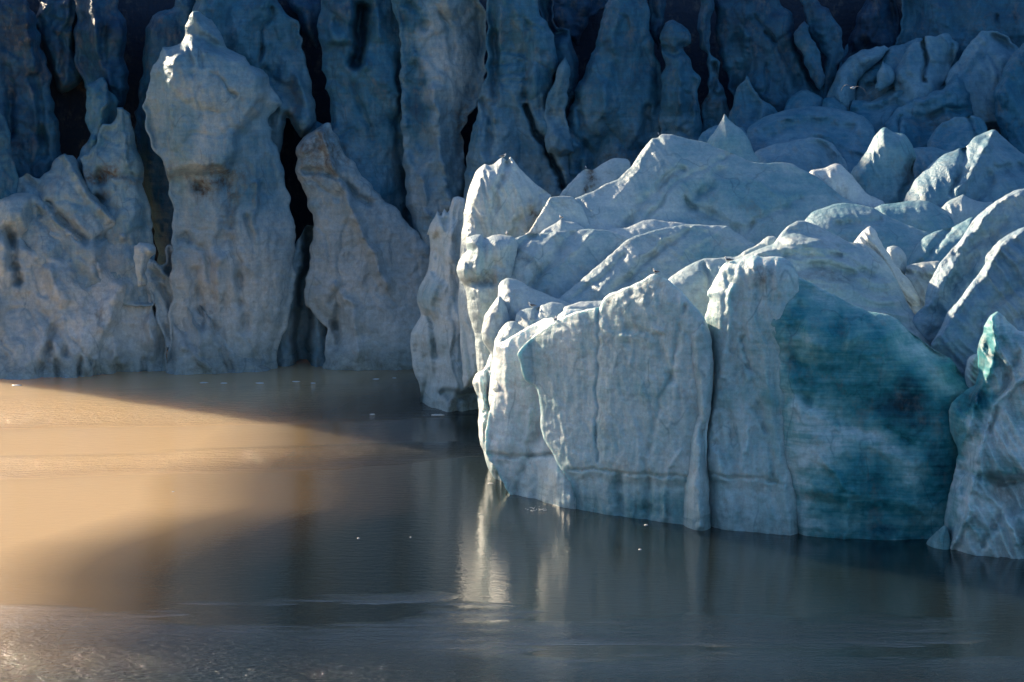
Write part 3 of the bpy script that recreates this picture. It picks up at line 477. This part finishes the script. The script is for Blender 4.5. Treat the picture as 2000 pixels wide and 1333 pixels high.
pillar('fluted pale ice wall between the twisted column and the teal face', [(1416,515),(1402,538),(1391,555),(1382,570),(1381,578),(1386,582),(1383,596),(1381,609),(1377,622),(1384,650),(1393,700),(1392,760),(1384,820),(1378,860),(1376,900),(1382,950),(1386,1090),(1560,1100),(1560,540),(1480,500)], wl=D_WL, T=1.2, P=45, flute=.16, fw=1.3, blue=.22, lean=.09,
       feats=[('r',1.0,12,[(1430,560),(1425,640),(1400,760),(1392,860)]),('g',.35,6,[(1450,650),(1475,760),(1500,860),(1510,930)]),('g',.3,6,[(1420,800),(1440,900),(1445,1030)]),('s',.7,12,[(1390,870),(1410,890),(1425,935),(1390,935),(1380,900)]),('g',.5,3.5,[(1376,925),(1440,935),(1515,940)]),('s',-.4,14,[(1380,942),(1520,946),(1540,1090),(1380,1090)]),('r',.8,10,[(1467,830),(1450,900),(1442,935)]),('g',.3,5,[(1452,660),(1462,720),(1470,790),(1500,850)])],
       dblobs=[(1480,540,30,22,.7)], blobs=[(1440,760,30,80,.3),(1500,800,34,180,.34)])
# behind / above the teal face
ridge('sunlit wedge of ice behind the gull, above the fluted wall', [(1300,552),(1325,530),(1350,515),(1375,506),(1400,505),(1416,503),(1440,500),(1475,480),(1500,463),(1512,462),(1520,480),(1520,640),(1360,660),(1300,620)], Y=238, lean=.8, z0=14, T=1.1, P=35, blue=.25, feats=[('g',.6,5,[(1378,515),(1385,560)]),('r',.7,8,[(1500,466),(1440,495),(1400,510)])])
ridge('striped snow dome above the teal face, furrowed by long sunlit lines', [(1390,560),(1402,535),(1416,515),(1440,505),(1480,488),(1510,476),(1525,455),(1540,441),(1557,433),(1572,432),(1586,436),(1600,442),(1615,452),(1640,463),(1662,474),(1685,476),(1705,490),(1720,502),(1738,525),(1752,546),(1765,575),(1776,600),(1795,630),(1812,665),(1830,720),(1700,760),(1440,700),(1400,640)], Y=231.5, lean=.9, z0=13.5, T=1.6, P=55, blue=.24, fdir=78, flute=.3, fw=1.1, fl=12,
      feats=[('r',.8,6,[(1440,525),(1480,500),(1540,478),(1600,468),(1660,474)]),('r',.8,6,[(1430,520),(1500,490),(1570,482),(1640,484)]),('r',.8,7,[(1510,540),(1530,510),(1590,492),(1670,494)]),('g',.7,8,[(1480,520),(1550,500),(1640,500)]),('g',.8,8,[(1530,530),(1620,520),(1700,540)]),('r',.7,9,[(1690,480),(1725,540),(1750,600)])],
      dblobs=[(1480,545,30,18,1.1),(1600,545,90,14,.55)])
F_WL = [(1400,1036),(1500,1044),(1600,1050),(1700,1055),(1850,1059),(1950,1059)]
ice('ice_cliff', 'broad deep teal ice face, smooth and banded, right of the middle', 'ice cliff', [(1424,620),(1436,610),(1450,600),(1470,585),(1490,570),(1510,558),(1535,546),(1563,543),(1582,550),(1598,560),(1616,570),(1633,578),(1655,590),(1678,599),(1695,608),(1713,611),(1732,615),(1748,621),(1760,630),(1769,641),(1780,650),(1790,658),(1806,670),(1825,683),(1845,693),(1860,704),(1870,718),(1878,732),(1890,740),(1906,752),(1900,800),(1900,1120),(1520,1110),(1528,960),(1516,930),(1510,905),(1507,860),(1503,812),(1494,795),(1484,785),(1474,765),(1468,722),(1458,683),(1450,655),(1438,640)], wl=F_WL,
    lean=.06, r=.35, T=2.4, P=95, back=4, jag=1.0, crease=.0, chunk=.4, csz=4, flute=.10, fw=2.5, fl=3, fdir=86, lump=.5, lsz=4.5, fine=.05, step=2.4, blue=.34, teal=1.,
    feats=[('r',1.3,16,[(1426,622),(1470,720),(1500,830),(1512,940),(1530,1050)]),('g',.8,12,[(1550,1050),(1528,960),(1520,920)]),('s',.7,14,[(1505,800),(1560,780),(1640,830),(1700,860),(1800,900),(1800,1000),(1530,960),(1510,900)]),('g',.4,5,[(1735,835),(1785,870)]),('g',.6,14,[(1560,600),(1555,700),(1575,790)]),('s',.5,12,[(1650,620),(1680,615),(1692,640),(1680,662),(1650,680)]),('r',.5,14,[(1610,900),(1660,960),(1650,1050)]),('g',.8,11,[(1760,620),(1840,700),(1890,750)])],
    blobs=[(1640,700,110,90,.66),(1560,650,50,80,.52),(1700,780,90,60,.62),(1790,800,60,70,.85),(1450,650,30,60,.25),(1480,760,26,80,.25),(1850,720,40,40,.40),(1500,700,30,90,.38),(1560,860,70,80,.22),(1650,870,110,28,.30),(1475,700,30,120,.12),(1700,960,120,70,.62),(1840,900,40,100,.66),(1540,1000,40,60,.28),(1700,1045,120,20,.75),(1870,740,40,40,.5)], dblobs=[(1500,590,34,40,.8),(1620,740,12,14,0)])
ridge('tooth of white ice behind the striped dome, trailing down to the right', [(1666,478),(1676,461),(1689,448),(1699,442),(1706,447),(1713,457),(1725,482),(1736,498),(1748,515),(1762,532),(1778,550),(1793,567),(1800,580),(1806,620),(1790,680),(1720,620),(1680,520)], Y=240, lean=.5, z0=13, T=1.0, P=30, blue=.08, flute=.35, fw=.5)
ridge('little round bump of ice beside the white tooth', [(1731,500),(1733,484),(1745,481),(1757,484),(1768,494),(1771,508),(1766,540),(1740,540)], Y=243, lean=.6, z0=12, T=.8, P=18)
ridge('blue snow mound behind the striped dome', [(1565,450),(1573,430),(1585,417),(1600,409),(1622,402),(1647,396),(1675,400),(1706,407),(1730,420),(1755,432),(1788,446),(1818,458),(1830,520),(1800,640),(1560,600)], Y=248, lean=1.1, z0=12, T=1.8, P=50, blue=.38, feats=[('g',.7,8,[(1640,440),(1720,430)]),('r',.8,10,[(1690,450),(1760,460)])])
ridge('far blue snow mound with a thin bright top line', [(1690,420),(1706,407),(1725,400),(1745,397),(1775,394),(1805,393),(1824,399),(1842,409),(1868,432),(1880,520),(1720,520)], Y=256, lean=1.0, z0=12, T=1.4, P=40, blue=.42, feats=[('r',.7,7,[(1720,402),(1740,430),(1770,450)])])
ridge('blue flank of ice left of the great sunlit ridge', [(1768,540),(1771,515),(1784,492),(1797,472),(1810,460),(1825,452),(1842,449),(1860,445),(1878,434),(1902,425),(1910,470),(1900,640),(1780,640)], Y=247, lean=.9, z0=12, T=1.6, P=40, blue=.42, fdir=45, feats=[('g',.8,8,[(1850,450),(1820,490),(1790,520)]),('r',.7,8,[(1890,430),(1850,460)])])
ridge('rough sunlit hummock at the head of the dark crevice', [(1760,560),(1766,540),(1771,520),(1785,515),(1800,512),(1825,510),(1838,512),(1840,560),(1820,680),(1775,660)], Y=239, lean=.8, z0=12, T=1.1, P=30, flute=.35, dirt=.3, feats=[('g',.7,5,[(1775,530),(1800,545),(1830,540)])])
peak('far pointed snow ridge behind the great sunlit one', [(1820,425),(1839,406),(1850,396),(1866,388),(1881,380),(1893,386),(1909,392),(1925,395),(1945,400),(1950,500),(1820,500)], Y=262, blue=.3, lean=.6)
peak('low sunlit shoulder left of the far pointed ridge', [(1822,402),(1834,393),(1846,389),(1858,394),(1870,400),(1870,470),(1815,470)], Y=266, blue=.3, lean=.6)
ridge('great steep ridge at the right edge, its flank lit gold', [(2080,360),(1997,369),(1980,373),(1965,381),(1950,390),(1935,400),(1918,413),(1902,428),(1890,446),(1878,465),(1864,482),(1848,500),(1835,515),(1822,539),(1814,556),(1808,574),(1805,595),(1790,612),(1776,626),(1784,650),(1800,670),(1830,690),(1850,760),(2080,800)], Y=231, lean=.4, z0=12, T=1.5, P=75, teal=.1, blue=.36, fdir=38, flute=.22, fw=1.2, fl=12, lump=.25,
      feats=[('r',2.0,18,[(1990,380),(1930,420),(1880,490),(1840,560),(1815,600)]),('g',.8,22,[(2010,420),(1950,450),(1900,500),(1860,570),(1830,640)]),('r',1.2,8,[(1985,375),(1920,425),(1870,490)])])
ridge('second golden ridge at the right edge, in front of the great one', [(2080,430),(1997,444),(1980,452),(1965,462),(1950,472),(1937,485),(1925,502),(1925,516),(1912,535),(1895,556),(1880,578),(1864,596),(1850,612),(1838,640),(1824,662),(1816,675),(1822,684),(1850,700),(1880,760),(2080,820)], Y=226.5, lean=.35, z0=12, T=1.3, P=70, teal=.1, blue=.38, fdir=38, flute=.25, fw=1.0, fl=12, lump=.25,
      feats=[('r',1.5,14,[(2000,455),(1960,480),(1930,530),(1880,590),(1840,650),(1820,675)]),('g',.6,16,[(2020,520),(1970,570),(1920,620),(1890,690)]),('r',.8,9,[(1970,540),(1955,570)]),('g',.5,10,[(2000,620),(1950,640),(1930,700)])])
ridge('small golden ice stub in the dark crevice', [(1884,745),(1886,722),(1890,703),(1900,692),(1909,690),(1914,700),(1914,750),(1905,780),(1890,770)], Y=222.5, lean=.2, z0=5, T=.8, P=16, flute=.4, fw=.4)
R_WL = [(1800,1064),(1839,1074),(1900,1084),(2080,1100)]
ice('ice_cliff', 'right hand ice cliff at the picture edge with a teal spire', 'ice cliff', [(1948,609),(1954,614),(1962,621),(1972,632),(1984,642),(1997,648),(2080,650),(2080,1150),(1836,1140),(1840,1072),(1845,1015),(1853,966),(1862,928),(1871,889),(1866,868),(1860,851),(1853,826),(1852,802),(1857,788),(1868,778),(1885,765),(1905,750),(1910,725),(1909,683),(1914,666),(1920,651),(1922,638),(1927,628),(1936,616)], wl=R_WL,
    lean=.07, r=.35, T=2.6, P=70, back=4, jag=1.2, flute=.4, fw=1.2, fl=6, fdir=25, lump=.6, lsz=3.2, fine=.06, step=2.4, blue=.22, teal=1.,
    feats=[('s',-1.4,12,[(1925,925),(1965,935),(2090,930),(2090,1010),(1960,1000)]),('g',1.1,8,[(1878,920),(1910,927),(1960,940),(2040,930)]),('r',1.3,14,[(1940,620),(1945,700),(1900,800),(1880,880)]),('g',.8,7,[(1990,690),(1960,760),(1930,840)]),('r',.9,9,[(1995,740),(1940,800),(1905,900)]),('g',.9,10,[(1880,850),(1890,900),(1880,960)]),('r',1.0,12,[(1905,925),(1890,1000),(1860,1070)]),('g',.8,8,[(1960,1000),(1920,1060)]),('r',.8,12,[(1925,925),(1990,1060)])],
    blobs=[(1925,680,22,70,.72),(1900,770,34,40,.80),(1870,810,20,60,.62),(1865,880,14,40,.6),(1960,650,30,26,.25),(1860,1000,20,60,.35)], dblobs=[(1970,960,50,24,.5)])
pillar('low toe of ice at the water beside the right hand cliff', [(1808,1064),(1814,1052),(1824,1042),(1838,1030),(1850,1028),(1860,1110),(1800,1100)], wl=R_WL, T=.7, P=18, blue=.35)
# ------------------------------------------------------------------ rubble at the foot of the wall, left
tower('upper slab of the rubble ramp, slanting down from the left', [(30,360),(33,350),(52,340),(75,347),(86,338),(98,333),(112,313),(126,298),(140,306),(147,318),(157,336),(164,355),(172,371),(190,390),(210,406),(228,424),(246,448),(262,474),(290,530),(300,600),(100,600),(20,450)], Y=299.5, blue=.34, chunk=1.8, csz=3.5, lean=.35, P=45,
      feats=[('g',1.4,8,[(95,400),(140,450),(170,470)]),('g',1.2,7,[(190,470),(228,450)]),('r',1.4,16,[(126,305),(180,390),(240,460)]),('g',1,8,[(52,345),(75,380),(80,420)])], dblobs=[(130,440,50,26,.5)])
tower('grey heap of broken ice at the far left waterline', [(-60,390),(0,383),(30,378),(60,375),(90,395),(115,415),(140,440),(170,470),(190,490),(220,505),(252,520),(280,545),(290,580),(306,620),(317,648),(326,683),(330,735),(334,800),(-60,800)], wl=WALLW, blue=.24, chunk=2.2, csz=3., lean=.28, T=2.6, P=50, lump=.9, lsz=4,
      feats=[('g',2.2,9,[(18,450),(26,500),(36,550)]),('g',2.0,13,[(60,470),(95,480),(140,510),(175,545)]),('s',1.0,8,[(82,525),(96,518),(135,590),(115,600)]),('r',1.5,15,[(75,400),(130,450),(190,520)]),('g',1.6,7,[(103,640),(95,680),(92,700)]),('g',1.0,9,[(80,600),(110,640),(130,690)]),('g',1.2,5,[(157,700),(155,732)]),('r',1.8,28,[(230,560),(215,640),(230,700)]),('g',1.1,5,[(80,710),(78,735)]),('g',1.0,5,[(108,705),(112,735)]),('g',.9,4,[(180,705),(185,735)]),('g',.9,4,[(232,700),(228,735)]),('g',.9,4,[(278,700),(280,735)]),('r',1.2,12,[(290,620),(300,700)])],
      blobs=[(230,620,80,80,.12),(80,420,80,40,.4)], dblobs=[(190,620,30,30,.5),(60,725,90,16,.45)])
tower('small pale block perched on the edge of the rubble ramp', [(258,492),(262,481),(272,475),(290,476),(303,484),(302,494),(292,502),(286,520),(290,560),(270,560),(262,520)], Y=296, blue=.3, T=1.1, P=16, r=.4, lean=.2, z0=12)
tower('fan of slanting ice blades left of the brightest tower', [(280,510),(288,500),(297,506),(306,511),(315,519),(326,516),(327,500),(322,488),(326,478),(333,477),(343,487),(352,495),(358,506),(368,530),(378,553),(398,566),(418,580),(424,610),(431,641),(444,655),(456,668),(492,695),(528,722),(540,800),(325,800),(328,700),(316,648),(300,600),(286,560)], wl=WALLW, blue=.27, T=2.2, P=36, chunk=1.8, csz=2.6, lean=.25,
      feats=[('g',1.3,7,[(300,530),(335,600),(360,650),(370,690)]),('r',1.2,9,[(300,515),(345,560),(385,640),(395,690)]),('g',1.2,7,[(330,530),(365,580),(395,640)]),('r',1.1,9,[(335,490),(360,540),(390,590),(430,680)]),('g',1.0,7,[(385,570),(420,650),(450,720)]),('g',1.1,8,[(325,640),(335,720)]),('r',1.0,12,[(360,680),(420,725)])],
      blobs=[(345,540,30,40,.38)], dblobs=[(405,600,26,34,1.0),(420,720,90,18,.4)])
tower('recessed brown lit face deep inside the great cleft', [(540,560),(560,500),(600,440),(640,440),(660,560),(660,800),(530,800)], wl=[(500,716),(700,716)], blue=.45, T=1.0, lean=.02, feats=[('g',7,13,[(616,440),(606,520),(592,600),(590,700),(590,790)])], dirt=.3)
# ================================================================== glacier body behind the towers, water
def glacier_body():
    xs = np.concatenate([np.arange(-53, 140, 2.0), np.arange(140, 420, 12.)])
    prof = [(0, -4.), (.0, 8.), (0.6, 18.), (1.2, 27.), (2.5, 36.), (6, 38.5)] + [(6+i*14., 39.+i*.1) for i in range(1, 60)]
    V = []; 
    for k, (dy, z) in enumerate(prof):
        y = 318+dy + 1.5*pn(xs/9, np.full(len(xs), z/9.), 5)*(k > 0)
        n = (1 if k > 3 else 0)*.8*rdg(xs/22, np.full(len(xs), (318+dy)/22.), 8, 3)
        taper = 1.0
        hi = 8.*np.clip((xs+47)/5., 0, 1)*(k > 4)  # crest raised, out of view, to keep sun off the towers and blocks
        V.append(np.stack([xs, y, z+n+hi+0*xs], 1))
    nx, nk = len(xs), len(V); V = np.vstack(V)
    Q = [(j*nx+i, j*nx+i+1, (j+1)*nx+i+1, (j+1)*nx+i) for j in range(nk-1) for i in range(nx-1)]
    o = link_mesh('glacier', V, Q, ICE)
    for nm, v in (('blue', 1.15), ('dirt', .2), ('wet', 0), ('teal', 0)):  # near-black ice: darkness of the clefts painted into its colour
        o.data.attributes.new(nm, 'FLOAT', 'POINT').data.foreach_set('value', np.full(len(V), v, np.float32))
    o['kind'] = 'structure'
glacier_body()

def water():
    m = bpy.data.materials.new('silty_water'); m.use_nodes = True; nt = m.node_tree
    b = nt.nodes['Principled BSDF']
    pos = nod(nt, 'ShaderNodeTexCoord').outputs['Object']
    big = noise(nt, mapping(nt, pos, (.006, .02, 1)), 1.0, 3, .5)
    # wind lanes: long bands of rougher water lying across the inlet
    sx = nod(nt, 'ShaderNodeSeparateXYZ'); nt.links.new(pos, sx.inputs[0])
    ln = noise(nt, mapping(nt, pos, (.02, .05, 1), (0, 0, .08)), 1.0, 4, .6)
    yy = math_(nt, 'ADD', sx.outputs[1], math_(nt, 'ADD', math_(nt, 'MULTIPLY', math_(nt, 'SUBTRACT', ln, .5), 14.), math_(nt, 'MULTIPLY', sx.outputs[0], -.22)))
    lanef = ramp(nt, math_(nt, 'DIVIDE', math_(nt, 'SUBTRACT', yy, 150.), 200.), [(0, (0, 0, 0)), (.525, (0, 0, 0)), (.55, (.8, .8, .8)), (.575, (0, 0, 0)), (.64, (0, 0, 0)), (.665, (.9, .9, .9)), (.70, (.3, .3, .3)), (.74, (0, 0, 0)), (1, (0, 0, 0))])
    near = math_(nt, 'DIVIDE', math_(nt, 'SUBTRACT', 198., math_(nt, 'ADD', math_(nt, 'ADD', sx.outputs[1], math_(nt, 'MULTIPLY', math_(nt, 'SUBTRACT', ln, .5), 60.)), math_(nt, 'MULTIPLY', sx.outputs[0], .22))), 34.); near.node.use_clamp = True
    lanef = math_(nt, 'MAXIMUM', lanef, near)
    # silt colour, golden glow painted in at left and far, darker round the headland
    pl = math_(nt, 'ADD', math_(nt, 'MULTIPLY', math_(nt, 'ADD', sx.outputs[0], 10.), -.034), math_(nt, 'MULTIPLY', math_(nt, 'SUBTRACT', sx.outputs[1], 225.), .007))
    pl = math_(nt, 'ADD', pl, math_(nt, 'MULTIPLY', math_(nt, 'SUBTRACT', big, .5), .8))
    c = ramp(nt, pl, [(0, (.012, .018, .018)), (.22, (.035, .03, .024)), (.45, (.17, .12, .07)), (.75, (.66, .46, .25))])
    w1 = noise(nt, mapping(nt, pos, (.8, 1.7, 1), (0, 0, .12)), 1.0, 4, .62)
    w2 = noise(nt, mapping(nt, pos, (2.5, 5.0, 1), (0, 0, -.1)), 1.0, 3, .6)
    h = math_(nt, 'ADD', math_(nt, 'MULTIPLY', w1, math_(nt, 'ADD', math_(nt, 'MULTIPLY', lanef, 1.1), .022)), math_(nt, 'MULTIPLY', w2, math_(nt, 'ADD', math_(nt, 'MULTIPLY', lanef, .55), .008)))
    bp = nod(nt, 'ShaderNodeBump', Strength=1.0, Distance=1.0); nt.links.new(h, bp.inputs['Height'])
    b2 = nod(nt, 'ShaderNodeBsdfPrincipled')
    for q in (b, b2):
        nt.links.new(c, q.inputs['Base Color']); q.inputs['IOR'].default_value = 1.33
        q.inputs['Specular IOR Level'].default_value = 1.0
        nt.links.new(bp.outputs[0], q.inputs['Normal'])
    b.inputs['Roughness'].default_value = .04
    for q in (b, b2):      # light spreads sideways inside the milky water, which softens every shadow on it
        q.subsurface_method = 'BURLEY'; q.inputs['Subsurface Weight'].default_value = .95
        q.inputs['Subsurface Radius'].default_value = (1., .72, .5); q.inputs['Subsurface Scale'].default_value = 13.
    b2.inputs['Roughness'].default_value = .50; b2.inputs['Specular Tint'].default_value = (1, .86, .66, 1)
    mx = nod(nt, 'ShaderNodeMixShader')
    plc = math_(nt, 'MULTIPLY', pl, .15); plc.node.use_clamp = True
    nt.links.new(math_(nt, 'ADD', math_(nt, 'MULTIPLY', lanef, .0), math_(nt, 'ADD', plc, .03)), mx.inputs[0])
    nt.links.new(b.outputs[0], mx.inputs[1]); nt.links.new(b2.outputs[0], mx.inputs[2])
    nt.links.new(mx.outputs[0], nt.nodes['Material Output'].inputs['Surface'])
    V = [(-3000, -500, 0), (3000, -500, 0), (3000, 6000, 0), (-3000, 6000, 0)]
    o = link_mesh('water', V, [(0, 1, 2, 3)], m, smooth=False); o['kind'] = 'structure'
water()
def haze():
    V = [(x, y, z) for z in (-5, 75) for y in (-30, 1300) for x in (-420, 460)]
    o = link_mesh('haze', V, [(0,2,3,1),(4,5,7,6),(0,1,5,4),(2,6,7,3),(0,4,6,2),(1,3,7,5)], None, smooth=False)
    m = bpy.data.materials.new('pale_air'); m.use_nodes = True; nt = m.node_tree; nt.nodes.clear()
    out = nod(nt, 'ShaderNodeOutputMaterial'); v = nod(nt, 'ShaderNodeVolumePrincipled')
    v.inputs['Density'].default_value = .00003; v.inputs['Anisotropy'].default_value = .75; v.inputs['Color'].default_value = (.95, .93, .9, 1)
    nt.links.new(v.outputs[0], out.inputs['Volume']); o.data.materials.append(m); o['kind'] = 'stuff'

WHITE = plain('white_plumage', (.75, .74, .72)); GREY = plain('slate_plumage', (.10, .105, .12)); YEL = plain('beak_horn', (.45, .34, .08), .4); LEGM = plain('leg_skin', (.05, .04, .04))
def loft(V, Q, M, rings, n=10, mat=lambda i, k: 0):
    """rings: (x, y, z, ry, rz, tangent angle in xz)"""
    b0 = len(V)
    for (x, y, z, ry, rz, an) in rings:
        for k in range(n):
            t = 2*math.pi*k/n; u = rz*math.sin(t)
            V.append((x - u*math.sin(an), y + ry*math.cos(t), z + u*math.cos(an)))
    for i in range(len(rings)-1):
        for k in range(n):
            Q.append((b0+i*n+k, b0+i*n+(k+1) % n, b0+(i+1)*n+(k+1) % n, b0+(i+1)*n+k)); M.append(mat(i, k))
    for e, sgn in ((0, -1), (len(rings)-1, 1)):
        c = len(V); r = rings[e]; V.append((r[0], r[1], r[2]))
        for k in range(n):
            a, b_ = b0+e*n+k, b0+e*n+(k+1) % n
            Q.append((a, b_, c, c)); M.append(mat(min(e, len(rings)-2), k))
def poly_mesh(name, V, Q, M, mats, parent=None):
    me = bpy.data.meshes.new(name)
    me.from_pydata(V, [], [tuple(dict.fromkeys(q)) for q in Q])
    for m in mats: me.materials.append(m)
    for p, mi in zip(me.polygons, M): p.material_index = mi; p.use_smooth = True
    o = bpy.data.objects.new(name, me); SC.collection.objects.link(o)
    if parent: o.parent = parent
    return o
def gull_proto():
    root = bpy.data.objects.new('gull', None); SC.collection.objects.link(root); root.empty_display_size = .1
    V, Q, M = [], [], []
    R = [(-.25,0,.115,.012,.005,.1), (-.20,0,.12,.030,.010,.15), (-.14,0,.125,.040,.026,.2), (-.08,0,.128,.062,.050,.15), (-.01,0,.135,.078,.068,.1), (.06,0,.150,.074,.070,.3), (.10,0,.182,.052,.056,.7), (.115,0,.215,.036,.040,1.2), (.125,0,.245,.040,.040,1.2), (.13,0,.272,.034,.030,1.3), (.128,0,.288,.014,.012,1.4)]
    loft(V, Q, M, R, 12)
    for s in (-1, 1):      # folded wings, grey with dark crossed tips
        W = [(.07, s*.050, .165, .018, .030, .1), (.03, s*.068, .160, .020, .052, -.05), (-.05, s*.066, .152, .018, .048, -.15), (-.13, s*.045, .143, .014, .030, -.1), (-.21, s*.022, .138, .009, .015, 0), (-.27, s*.008, .136, .004, .006, 0)]
        loft(V, Q, M, W, 8, lambda i, k: 1)
    poly_mesh('body', V, Q, M, [WHITE, GREY], root)
    V, Q, M = [], [], []; loft(V, Q, M, [(.155,0,.252,.010,.012,0), (.18,0,.249,.007,.009,0), (.20,0,.243,.002,.003,0)], 6); poly_mesh('beak', V, Q, M, [YEL], root)
    for s in (-1, 1):
        V, Q, M = [], [], []; loft(V, Q, M, [(.0, s*.03, .09, .007, .007, 1.57), (.005, s*.03, .03, .006, .006, 1.57), (.005, s*.03, .004, .007, .007, 1.57)], 6)
        V += [(.0, s*.03, .006), (.05, s*.03-.02, .002), (.055, s*.03, .003), (.05, s*.03+.02, .002)]; k = len(V)-4; Q += [(k, k+1, k+2, k+2), (k, k+2, k+3, k+3)]; M += [0, 0]
        poly_mesh('leg', V, Q, M, [LEGM], root)
    return root
def copy_tree(o, parent=None):
    c = o.copy(); SC.collection.objects.link(c); c.parent = parent
    for ch in o.children: copy_tree(ch, c)
    return c
def crest_Y(px, py):
    best = (1e9, None)
    for (o, rp, rv, P_, V_) in BLK:
        d = np.hypot(rp[:, 0]-px, rp[:, 1]-py); i = int(d.argmin())
        if d[i] < best[0]-.6: best = (d[i], rv[i], rp[i])
    return best
gp = gull_proto()
GULLS = [(984, 307, 0, 1.0, 'gull facing right on the twin tipped peak at the left of the headland'),
         (1290, 266, 180, 1.0, 'gull on the highest crest of the great snow slope'),
         (1095, 429, 120, .95, 'small dark gull on the thin crest of the middle layers'),
         (990, 463, 90, .95, 'dark gull seen end on, behind the smudged nose of the middle slope'),
         (977, 477, 200, .9, 'gull crouching right on the smudged nose of the middle slope'),
         (1281, 534, 140, 1.05, 'pale breasted gull on top of the large front ice tower'),
         (1423, 512, 155, 1.15, 'gull on the ledge above the fluted wall, beside the sunlit wedge'),
         (1038, 601, 165, 1.1, 'gull facing left on the low double mound of snow'),
         (1085, 628, 75, 1.1, 'gull with its back turned, in the notch left of the front tower'),
         (1144, 331, 100, .7, 'tiny gull on the small crest with the brown stain')]
for i, (px, py, rot, sc, lab) in enumerate(GULLS):
    g = gp if i == 0 else copy_tree(gp)
    d, v, p = crest_Y(px, py)
    g.location = (float(v[0]), float(v[1]), float(v[2])-.02)
    g.rotation_euler = (0, 0, math.radians(rot)); g.scale = (sc*1.35,)*3
    g['label'] = lab; g['category'] = 'gull'; g['group'] = 'gulls resting on the ice crests'
# the gull in flight, wings arched down
root = bpy.data.objects.new('gull', None); SC.collection.objects.link(root)
V, Q, M = [], [], []
loft(V, Q, M, [(-.24,0,.0,.03,.006,0), (-.15,0,.0,.035,.02,0), (-.08,0,0,.055,.045,0), (.0,0,0,.066,.058,0), (.08,0,.005,.055,.052,0), (.14,0,.01,.038,.038,0), (.18,0,.015,.038,.036,0), (.215,0,.01,.018,.018,0)], 12)
for s in (-1, 1):
    st = [(.03, s*.04, .035, .15), (.06, s*.18, .075, .15), (.08, s*.32, .085, .145), (.03, s*.42, .03, .12), (-.05, s*.52, -.09, .085), (-.12, s*.58, -.20, .045), (-.17, s*.60, -.26, .012)]
    b0 = len(V)
    for (x, y, z, c) in st:
        V += [(x, y, z+.008), (x-c*.45, y, z+.018), (x-c, y, z-.004), (x-c*.45, y, z-.004)]
    for i in range(len(st)-1):
        for k in range(4):
            Q.append((b0+i*4+k, b0+i*4+(k+1) % 4, b0+(i+1)*4+(k+1) % 4, b0+(i+1)*4+k)); M.append(1 if k in (0, 1) else 0)
    e = b0+(len(st)-1)*4; Q.append((e, e+1, e+2, e+3)); M.append(1)
poly_mesh('body', V, Q, M, [WHITE, GREY], root)
V, Q, M = [], [], []; loft(V, Q, M, [(.21,0,.012,.010,.011,0), (.24,0,.008,.006,.008,0), (.262,0,.0,.002,.003,0)], 6); poly_mesh('beak', V, Q, M, [YEL], root)
root.location = at(1666, 172, 178); root.rotation_euler = (math.radians(-6), math.radians(4), math.radians(-118)); root.scale = (1.3,)*3
root['label'] = 'gull in flight with arched wings before the blue ice in the upper right'; root['category'] = 'gull'
# ice crumbs adrift
rs = np.random.RandomState(4)
FL = [(32,753,26,'flat sliver of ice drifting far left near the foot of the wall'), (398,748,22,'thin white ice crumb drifting below the fan of ice blades'), (438,749,18,'grey ice crumb right of the thin white one near the wall'), (508,749,26,'long low ice crumb drifting left of the dark cleft'), (578,746,20,'largest white ice crumb in front of the dark cleft'), (612,749,14,'small ice crumb just right of the dark cleft'), (735,741,18,'ice crumb near the foot of the triangular rubble face'), (770,739,10,'tiny ice crumb between the wall and the headland'), (855,811,34,'broken ice raft at the foot of the fluted white wall'), (727,810,14,'pale ice speck on the wind ruffled lane'), (1250,1074,9,'lone bright ice speck in the dark water before the front tower'), (1262,1026,10,'dark ice speck close to the front tower'), (802,1050,5,'faint ice speck far out on the brown water'), (700,1052,7,'lone pale ice speck on the open brown water'), (338,961,6,'small pale ice speck on the golden water'), (958,945,14,'white ice bits at the foot of the small rough pillar')]
for (px, py, wpx, lab) in FL:
    Yc = float(water_Y(py)); x, y, _ = at(px, py, Yc); wd = .75*wpx*Yc/F
    n = 14; V = []; 
    rr = [.5*(.7+.5*rs.rand()) for _ in range(n)]
    for zz, sc in ((-.05, .9), (.012, 1.), (.045, .72)):
        for k in range(n):
            t = 2*math.pi*k/n; V.append((wd*rr[k]*sc*math.cos(t), min(wd, .9)*rr[k]*sc*math.sin(t)*.9, zz*(1+.5*rs.rand())*.7))
    V.append((0, 0, .035)); Q = [(l*n+k, l*n+(k+1) % n, (l+1)*n+(k+1) % n, (l+1)*n+k) for l in range(2) for k in range(n)] + [(2*n+k, 2*n+(k+1) % n, 3*n, 3*n) for k in range(n)]
    o = poly_mesh('ice_floe', V, Q, [0]*len(Q), [WHITE]); o.location = (x, y, 0)
    o['label'] = lab; o['category'] = 'ice floe'; o['group'] = 'ice crumbs drifting on the water'
# little splash by the pillars
V, Q, M = [], [], []
x0, y0, _ = at(1048, 999, float(water_Y(999)))
for i in range(46):
    t = rs.rand()*2-1; hh = abs(rs.randn())*.22*(1-abs(t)*.7); sz = .018+.022*rs.rand(); xx = t*.75+.05*rs.randn(); yy = .12*rs.randn()
    loft(V, Q, M, [(xx, yy, hh-sz, sz*.3, sz*.3, 1.57), (xx, yy, hh, sz, sz, 1.57), (xx, yy, hh+sz, sz*.3, sz*.3, 1.57)], 6)
o = poly_mesh('water_splash', V, Q, M, [WHITE]); o.location = (x0, y0, 0.02); o['label'] = 'small bright splash of droplets on the water before the glowing pillar'; o['category'] = 'splash'; o['kind'] = 'stuff'
